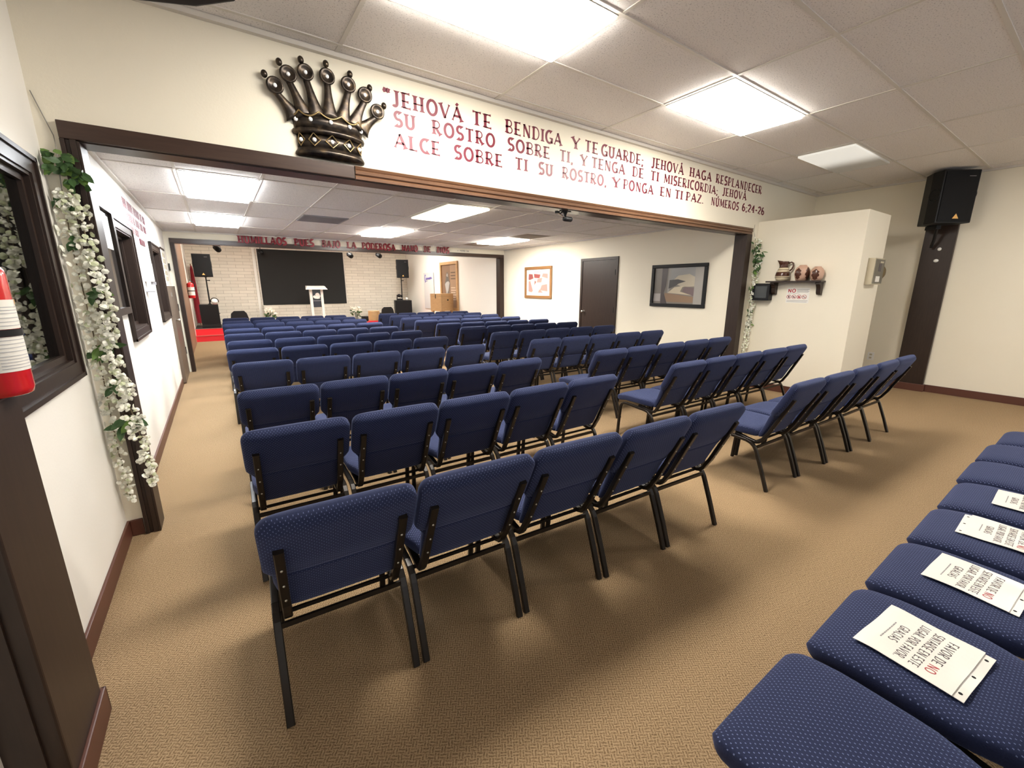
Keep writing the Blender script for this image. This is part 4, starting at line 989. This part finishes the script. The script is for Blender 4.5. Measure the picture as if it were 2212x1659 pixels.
for k in range(4):
    cx = -.108 + k * .064; mb = MB()
    mb.tube([f_(cx + .026 * math.cos(q * PI / 12), -.022 + .026 * math.sin(q * PI / 12), .0016) for q in range(25)], .0028, 5); mb.tube([f_(cx - .018, -.004, .0018), f_(cx + .018, -.040, .0018)], .0024, 5)
    o = mb.build('prohibition_circle', M['ink_red'], t)
    MB().prism([[(-.009, -.016), (.009, -.016), (.009, .016), (-.009, .016)], [(-.016, -.010), (.016, -.012), (.014, .0), (.0, .004), (-.012, .008)], [(-.014, -.014), (.014, -.014), (.010, .010), (-.010, .010)], [(-.016, -.003), (.016, -.006), (.016, .0), (-.016, .003)]][k],
        lambda u, v: f_(cx + u, -.022 + v, .0012), lambda u, v: f_(cx + u, -.022 + v, .0016)).build('pictogram', M['ink'] if k != 2 else M['ink_red'], o)
# intercom and bell on the partition end
t = thing('wall_intercom', 'beige wall intercom with grey face on the bright end of the partition', 'intercom', (7.06, PY, 1.70))
bx('case', M['beige'], t, -.185, .185, -.075, 0, -.165, .165, .006)
fp = bx('face_plate', mat('grey_metal_face', (.20, .185, .15), .4, .4), t, -.165, .175, -.080, -.074, -.15, .15)
bx('dark_window', M['ink'], fp, -.03, .06, -.083, -.079, .0, .10); bx('label', M['paper'], fp, -.09, .06, -.083, -.079, -.13, -.06); bx('slot', M['beige'], fp, .0, .12, -.083, -.079, .105, .125)
t = thing('wall_bell', 'round bronze bell disc beside the intercom on the partition end', 'bell', (7.335, PY, 1.695))
MB().lathe([(.001, -.075), (.05, -.070), (.082, -.050), (.088, -.040), (.080, -.036), (.03, -.034), (.025, 0), (.001, 0)], 26, (0, 0, 0), 'y').build('gong', mat('aged_brass', (.20, .15, .08), .4, .7), t, smooth=True)
bx('base', M['beige'], t, -.04, .04, -.03, 0, -.05, .05)
t = thing('wall_outlet', 'beige electrical outlet low on the right wall behind the partition', 'outlet', (XR, 2.135, .437))
bx('cover_plate', M['white'], t, -.006, 0, -.040, .040, -.060, .060, .002)
for z in (-.025, .025): bx('socket', M['beige'], t, -.009, -.005, -.016, .016, z - .014, z + .014)
# camera under the beam
t = thing('security_camera', 'small black camera on an arm under the wooden beam', 'camera', (2.93, HY + .06, OZ - .012))
MB().box(-.06, .06, -.02, .02, -.006, 0).lathe([(.001, -.055), (.010, -.055), (.014, -.03), (.028, -.006), (.028, 0), (.001, 0)], 12).build('mount', M['black'], t)
MB().lathe([(.001, -.02), (.020, -.02), (.024, 0), (.024, .075), (.018, .085), (.001, .085)], 16, (.0, 0, -.072), 'x').build('body', M['black'], t, smooth=True)
MB().tube([(0, -.01, -.065), (-.06, -.012, -.045), (-.115, -.015, -.025)], .006, 8).build('arm', M['chrome'], t); MB().box(-.135, -.095, -.03, .0, -.034, -.012).build('sensor', M['black'], t, bevel=.004)
MB().tube([(-.02, -.008, -.004), (-.055, -.01, -.018), (-.085, -.012, -.036)], .006, 6).build('cable', M['black'], t)

# ------------------------------------------------------------------ stage
S(MB().box(XFL, XFR, 14.95, YB, 0, .33), 'floor_stage', M['red_carpet']); S(MB().box(XFL, XFR, 14.62, 14.95, 0, .165), 'floor_stage_step', M['red_carpet'])
S(MB().box(XFL, XFR, 14.94, 14.955, .325, .335).box(XFL, XFR, 14.61, 14.625, .16, .17), 'trim_16', M['art_pink'])
S(MB().box(XFL, XFR, 15.0, YB, .33, .337), 'floor_stage_top', mat('dark_stage_floor', (.05, .045, .045), .6))
S(MB().box(XFL, XFL + .012, Y2 + .15, 14.3, 0, 2.62), 'trim_17', M['panel_brown'])
t = thing('led_screen', 'large black LED screen on the back wall of the stage', 'screen', (2.59, YB, 0))
bx('panel', M['screen'], t, -1.335, 1.335, -.07, 0, .925, 2.715); mb = MB().box(-1.36, -1.335, -.075, 0, .90, 2.74).box(1.335, 1.36, -.075, 0, .90, 2.74).box(-1.335, 1.335, -.075, 0, 2.715, 2.74)
mb.build('frame', M['tbar'], t)
S(MB().box(1.24, 3.97, YB - .30, YB - .001, .337, .915), 'wall_ledge', M['brick'], bevel=.004)
S(MB().box(1.12, 1.20, YB - .03, YB, .337, 2.9), 'trim_18', M['wall_white_cool_lit'])
def sub(label, loc, rz, w_, d_, h_):
    t = thing('subwoofer', label, 'subwoofer', loc, rz, 'black subwoofers on the stage')
    bx('cabinet', M['black'], t, -w_ / 2, w_ / 2, -d_ / 2, d_ / 2, 0, h_, .01); bx('grille', M['grille'], t, -w_ / 2 + .02, w_ / 2 - .02, -d_ / 2 - .008, -d_ / 2, h_ * .20, h_ - .02)
    for q in (-1, 1): bx('port', M['dark_gap'], t, q * w_ * .24 - w_ * .2, q * w_ * .24 + w_ * .2, -d_ / 2 - .004, -d_ / 2 + .002, .03, h_ * .15)
    for q in (-1, 1): MB().tube([(q * (w_ / 2 + .002), -.07, h_ * .6), (q * (w_ / 2 + .015), -.05, h_ * .6), (q * (w_ / 2 + .015), .05, h_ * .6), (q * (w_ / 2 + .002), .07, h_ * .6)], .01, 6).build('handle', M['ink'], t)
    return t
sub('black subwoofer box at the left end of the stage', (-.215, 15.33, .337), 0, .455, .46, .675)
pole('black pole carrying the left stage loudspeaker', (-.18, 15.33, 1.012), .78)
speaker('black loudspeaker on a pole at the left of the stage', (-.215, 15.28, 1.79), 0, .435, .36, .63, 0, 'pole-mounted stage loudspeakers')
sub('black subwoofer box at the right end of the stage', (5.72, 15.42, .337), math.radians(-14), .60, .50, .69)
pole('black pole carrying the right stage loudspeaker', (5.70, 15.40, 1.027), .81)
speaker('black loudspeaker on a pole at the right of the stage', (5.74, 15.36, 1.835), math.radians(-12), .42, .34, .64, 0, 'pole-mounted stage loudspeakers')
t = thing('round_lamp', 'round white lamp with a black loop on the left subwoofer', 'lamp', (-.06, 15.25, 1.012))
MB().ball((0, 0, .085), .085, .07, .075, 16, 10).build('globe', M['white'], t, smooth=True); MB().lathe([(.001, 0), (.06, 0), (.06, .015), (.001, .015)], 14).build('base', M['art_pink'], t)
MB().tube([(.095 * math.cos(q * PI / 12 - .3), -.02, .085 + .10 * math.sin(q * PI / 12 - .3)) for q in range(15)], .012, 6).build('loop', M['black'], t)
t = thing('moving_head_light', 'small black moving-head light on the right subwoofer', 'stage light', (5.56, 15.33, 1.027))
bx('base', M['black'], t, -.08, .08, -.07, .07, 0, .09, .006); bx('yoke', M['black'], t, -.085, -.065, -.03, .03, .09, .20); bx('yoke', M['black'], t, .065, .085, -.03, .03, .09, .20)
MB().ball((0, 0, .17), .062, .07, .062).build('head', M['black'], t, smooth=True); bx('white_stripe', M['white'], t, -.086, .086, -.072, -.069, .075, .09)
tag(MB().lathe([(.001, 0), (.035, 0), (.04, .10), (.036, .10), (.032, .01), (.001, .01)], 14).build('cup', M['white'], smooth=True), 'small white cup on the right subwoofer', 'cup').location = (5.86, 15.35, 1.027)
# pulpit
t = thing('pulpit', 'white lectern with two slanted columns and a dove panel in front of the screen', 'pulpit', (2.72, 15.25, .337))
MB().prism([(-.33, 1.09), (.33, 1.09), (.27, 1.20), (-.27, 1.20)], lambda x, z: (x, -.20 + (z - 1.09) * 1.2, z), lambda x, z: (x, -.16 + (z - 1.09) * 3.2, z + .012)).build('reading_top', M['white'], t)
for sx in (-1, 1): MB().loft([[(sx * .165 + a, b, z) for a, b in ((-.038, -.06), (.038, -.06), (.038, .06), (-.038, .06))] for z in (.03, 1.12)]).build('column', M['white'], t)
bx('base', M['white'], t, -.30, .30, -.20, .20, 0, .03)
pp = bx('front_panel', mat('smoked_panel', (.05, .055, .065), .12), t, -.127, .127, -.03, -.02, .52, 1.10)
MB().prism([(-.11, .84), (-.06, .80), (.02, .79), (.09, .80), (.10, .86), (.125, .875), (.10, .90), (.09, .95), (.05, .985), (-.01, .975), (-.04, .93), (-.035, .89), (-.07, .905), (-.105, .88)], lambda x, z: (x, -.031, z), lambda x, z: (x, -.036, z)).build('dove_emblem', M['white'], pp)
bx('stripe', M['ink_grey'], pp, -.127, .127, -.034, -.03, .72, .735)
# flowers
def bouquet(label, x, y, z):
    r_ = random.Random(int(x * 100)); t = thing('flower_vase', label, 'flowers', (x, y, z), 0, 'white flower vases on the stage')
    MB().lathe([(.05, 0), (.062, .004), (.05, .10), (.045, .17), (.055, .21), (.051, .21), (.041, .17), (.046, .10), (.05, .012), (.001, .012)], 18).build('vase', M['vase_glass'], t, smooth=True)
    mb = MB(); mf = MB()
    for k in range(10):
        a = r_.uniform(0, 6.28); q = r_.uniform(.05, .17); tp = (q * math.cos(a), q * math.sin(a), r_.uniform(.34, .50)); mb.tube([(0, 0, .03), (tp[0] * .4, tp[1] * .4, .22), tp], .004, 5)
        for j in range(14): petal(mf, (tp[0] + r_.uniform(-.035, .035), tp[1] + r_.uniform(-.035, .035), tp[2] + r_.uniform(-.01, .045)), .05, r_)
    for k in range(26):
        a = r_.uniform(0, 6.28); q = r_.uniform(.02, .14); leaf(mb, (q * math.cos(a), q * math.sin(a), r_.uniform(.2, .38)), (math.cos(a), math.sin(a), r_.uniform(-.4, .6)), .09, .024, r_)
    mb.build('stems', M['leaf'], t, fix=False); mf.build('blooms', M['petal'], t, fix=False)
bouquet('vase of white flowers left of the white pulpit', 1.33, 15.2, .337); bouquet('vase of white flowers right of the white pulpit', 3.92, 15.1, .337)
# low black tub chairs
def tub(label, x, y):
    t = thing('tub_chair', label, 'armchair', (x, y, .337), 0, 'black tub chairs on the stage')
    bx('seat', M['black'], t, -.22, .22, -.20, .24, .16, .26, .02)
    MB().prism([(-.24, .20), (.24, .20), (.19, .40), (.13, .475), (-.13, .475), (-.21, .40)], lambda x_, z: (x_, -.26, z), lambda x_, z: (x_, -.20, z)).build('backrest', M['black'], t, bevel=.01)
    for a in (-.19, .19):
        for b in (-.2, .2): bx('leg', M['black'], t, a - .018, a + .018, b - .018, b + .018, 0, .16)
tub('low black chair at the left of the stage', .50, 15.25); tub('low black chair at the right of the stage beside the wooden drum', 4.98, 15.2)
bx_ = tag(bx('floor_monitor', M['black'], None, 4.15, 4.75, 15.1, 15.4, .337, .50, .01), 'low black stage monitor beside the right flower vase', 'monitor')
# wooden drum in front of the stage
t = thing('wooden_drum', 'pale wooden barrel drum with a red base in front of the stage', 'drum', (3.62, 12.1, 0))
MB().lathe([(.001, .58), (.150, .58), (.155, .60), (.158, .72), (.155, .845), (.150, .85), (.001, .85)], 28).build('shell', M['oak'], t); MB().lathe([(.001, 0), (.165, 0), (.165, .575), (.16, .58), (.001, .58)], 28).build('stand', M['red_carpet'], t)
# wooden chest on legs
t = thing('wooden_chest', 'light oak box on legs near the stage right wall', 'wooden box', (5.68, 12.0, 0), math.radians(26.6))
bx('body', M['oak'], t, 0, .62, 0, .43, .775, 1.305, .006)
for a in (.05, .57):
    for b in (.05, .38): MB().loft([[(a + q * u, b + q * v, z) for u, v in ((-1, -1), (1, -1), (1, 1), (-1, 1))] for z, q in ((0, .018), (.775, .034))]).build('leg', M['oak'], t)
MB().ball((.33, -.002, 1.11), .038, .006, .026).build('hand_hole', M['dark_gap'], t); bx('slot', M['dark_gap'], t, -.003, .01, .21, .235, 1.16, 1.29)
bx('lid_line', M['picture_wood'], t, -.002, .622, -.002, .432, 1.225, 1.229)
# panel with purple script, poster, banner
t = thing('acrylic_panel', 'tall translucent white panel with purple handwriting by the stage right wall', 'panel', (XFR, 14.25, 0))
bx('sheet', mat('frosted_panel', (.62, .62, .62), .3), t, -.03, -.02, -.42, .42, .75, 2.0)
zz = lambda u, v: (-.034, .34 - u * .64, 1.72 + v * .22)
MB().tube([zz(*q) for q in [(.16, .75), (.12, 1.0), (.04, .7), (.03, .1), (.08, -.1), (.16, .1), (.22, .5), (.28, .35), (.26, .15), (.31, .2), (.34, .5), (.38, .2), (.44, .5), (.47, .25), (.52, .5), (.56, .2), (.60, .5), (.66, .5), (.63, .2), (.69, .25), (.73, .6), (.74, .25), (.80, .55), (.84, .25), (.90, .6), (.94, .3), (1.0, .45)]], .010, 6).build('handwriting', M['purple'], t)
MB().tube([zz(*q) for q in [(.05, -.25), (.2, -.05), (.4, .0)]], .008, 6).build('underline', M['purple'], t)
t, pa = pic_frame('framed_poster', 'tall wood-framed brown poster with a pale standing figure by the oak box', XFR, 12.02, 13.28, .76, 2.30, .09, M['oak'], .05)
bk_ = pa('artwork', pm('art_brown', (.22, .135, .085)), R_(0, 1, 0, 1), 0)
pa('side_band', pm('art_brown_light', (.34, .22, .14)), R_(.56, 1, 0, 1), 1, bk_); pa('figure', pm('art_figure', (.12, .11, .10)), [(.22, .15), (.26, .45), (.18, .55), (.26, .66), (.30, .80), (.38, .84), (.44, .78), (.46, .66), (.56, .56), (.46, .42), (.48, .15)], 2, bk_)
pa('figure_light', pm('art_silver', (.42, .40, .38)), [(.30, .30), (.20, .55), (.30, .60), (.44, .62), (.52, .58), (.42, .40)], 3, bk_); pa('figure_face', M['art_silver'], [(.32, .74), (.34, .80), (.40, .79), (.40, .72)], 3, bk_)
for k in range(6): pa('text_line', M['art_cream'], R_(.60, .92 - .04 * (k % 2), .18 + k * .055, .20 + k * .055), 2, bk_)
for k in range(3): pa('text_line', pm('art_umber', (.14, .09, .06)), R_(.60, .90, .66 + k * .07, .69 + k * .07), 2, bk_)
t = thing('red_banner', 'dark red furled banner in the left corner of the stage', 'banner', (-.50, 16.25, .337))
MB().tube([(0, 0, 0), (-.02, .02, 1.85)], .014, 8).build('pole', M['picture_wood'], t)
MB().loft([[(-.01 + q * math.cos(j * PI / 5) * (1 + .3 * (j % 2)), .01 + q * .7 * math.sin(j * PI / 5), z) for j in range(10)] for z, q in ((.08, .055), (.6, .062), (1.2, .050), (1.7, .030), (1.8, .012))]).build('cloth', M['red_cloth'], t)
# spotlights hung from the stage ceiling
def spot(label, x, y, z):
    t = thing('spotlight', label, 'stage light', (x, y, z), 0, 'black spotlights above the stage')
    MB().tube([(0, 0, .05), (0, 0, ZS - z)], .010, 8).build('stem', M['black'], t)
    h_ = MB().lathe([(.001, -.09), (.055, -.09), (.062, -.06), (.055, .05), (.03, .08), (.001, .08)], 16, (0, 0, 0), 'y').build('lamp_head', M['black'], t, smooth=True); h_.rotation_euler = (math.radians(25), 0, math.radians(25))
    MB().tube([(-.068, 0, 0), (-.068, 0, .055), (.068, 0, .055), (.068, 0, 0)], .008, 6).build('yoke', M['black'], t)
spot('black spotlight above the left stage loudspeaker', .15, 12.0, 2.36); spot('black spotlight just right of the screen top corner', 3.06, 12.0, 2.335)
spot('black spotlight farther right, under the word MANO', 3.83, 12.0, 2.365); spot('black spotlight at the upper left corner of the screen', 1.34, 16.0, 2.60)
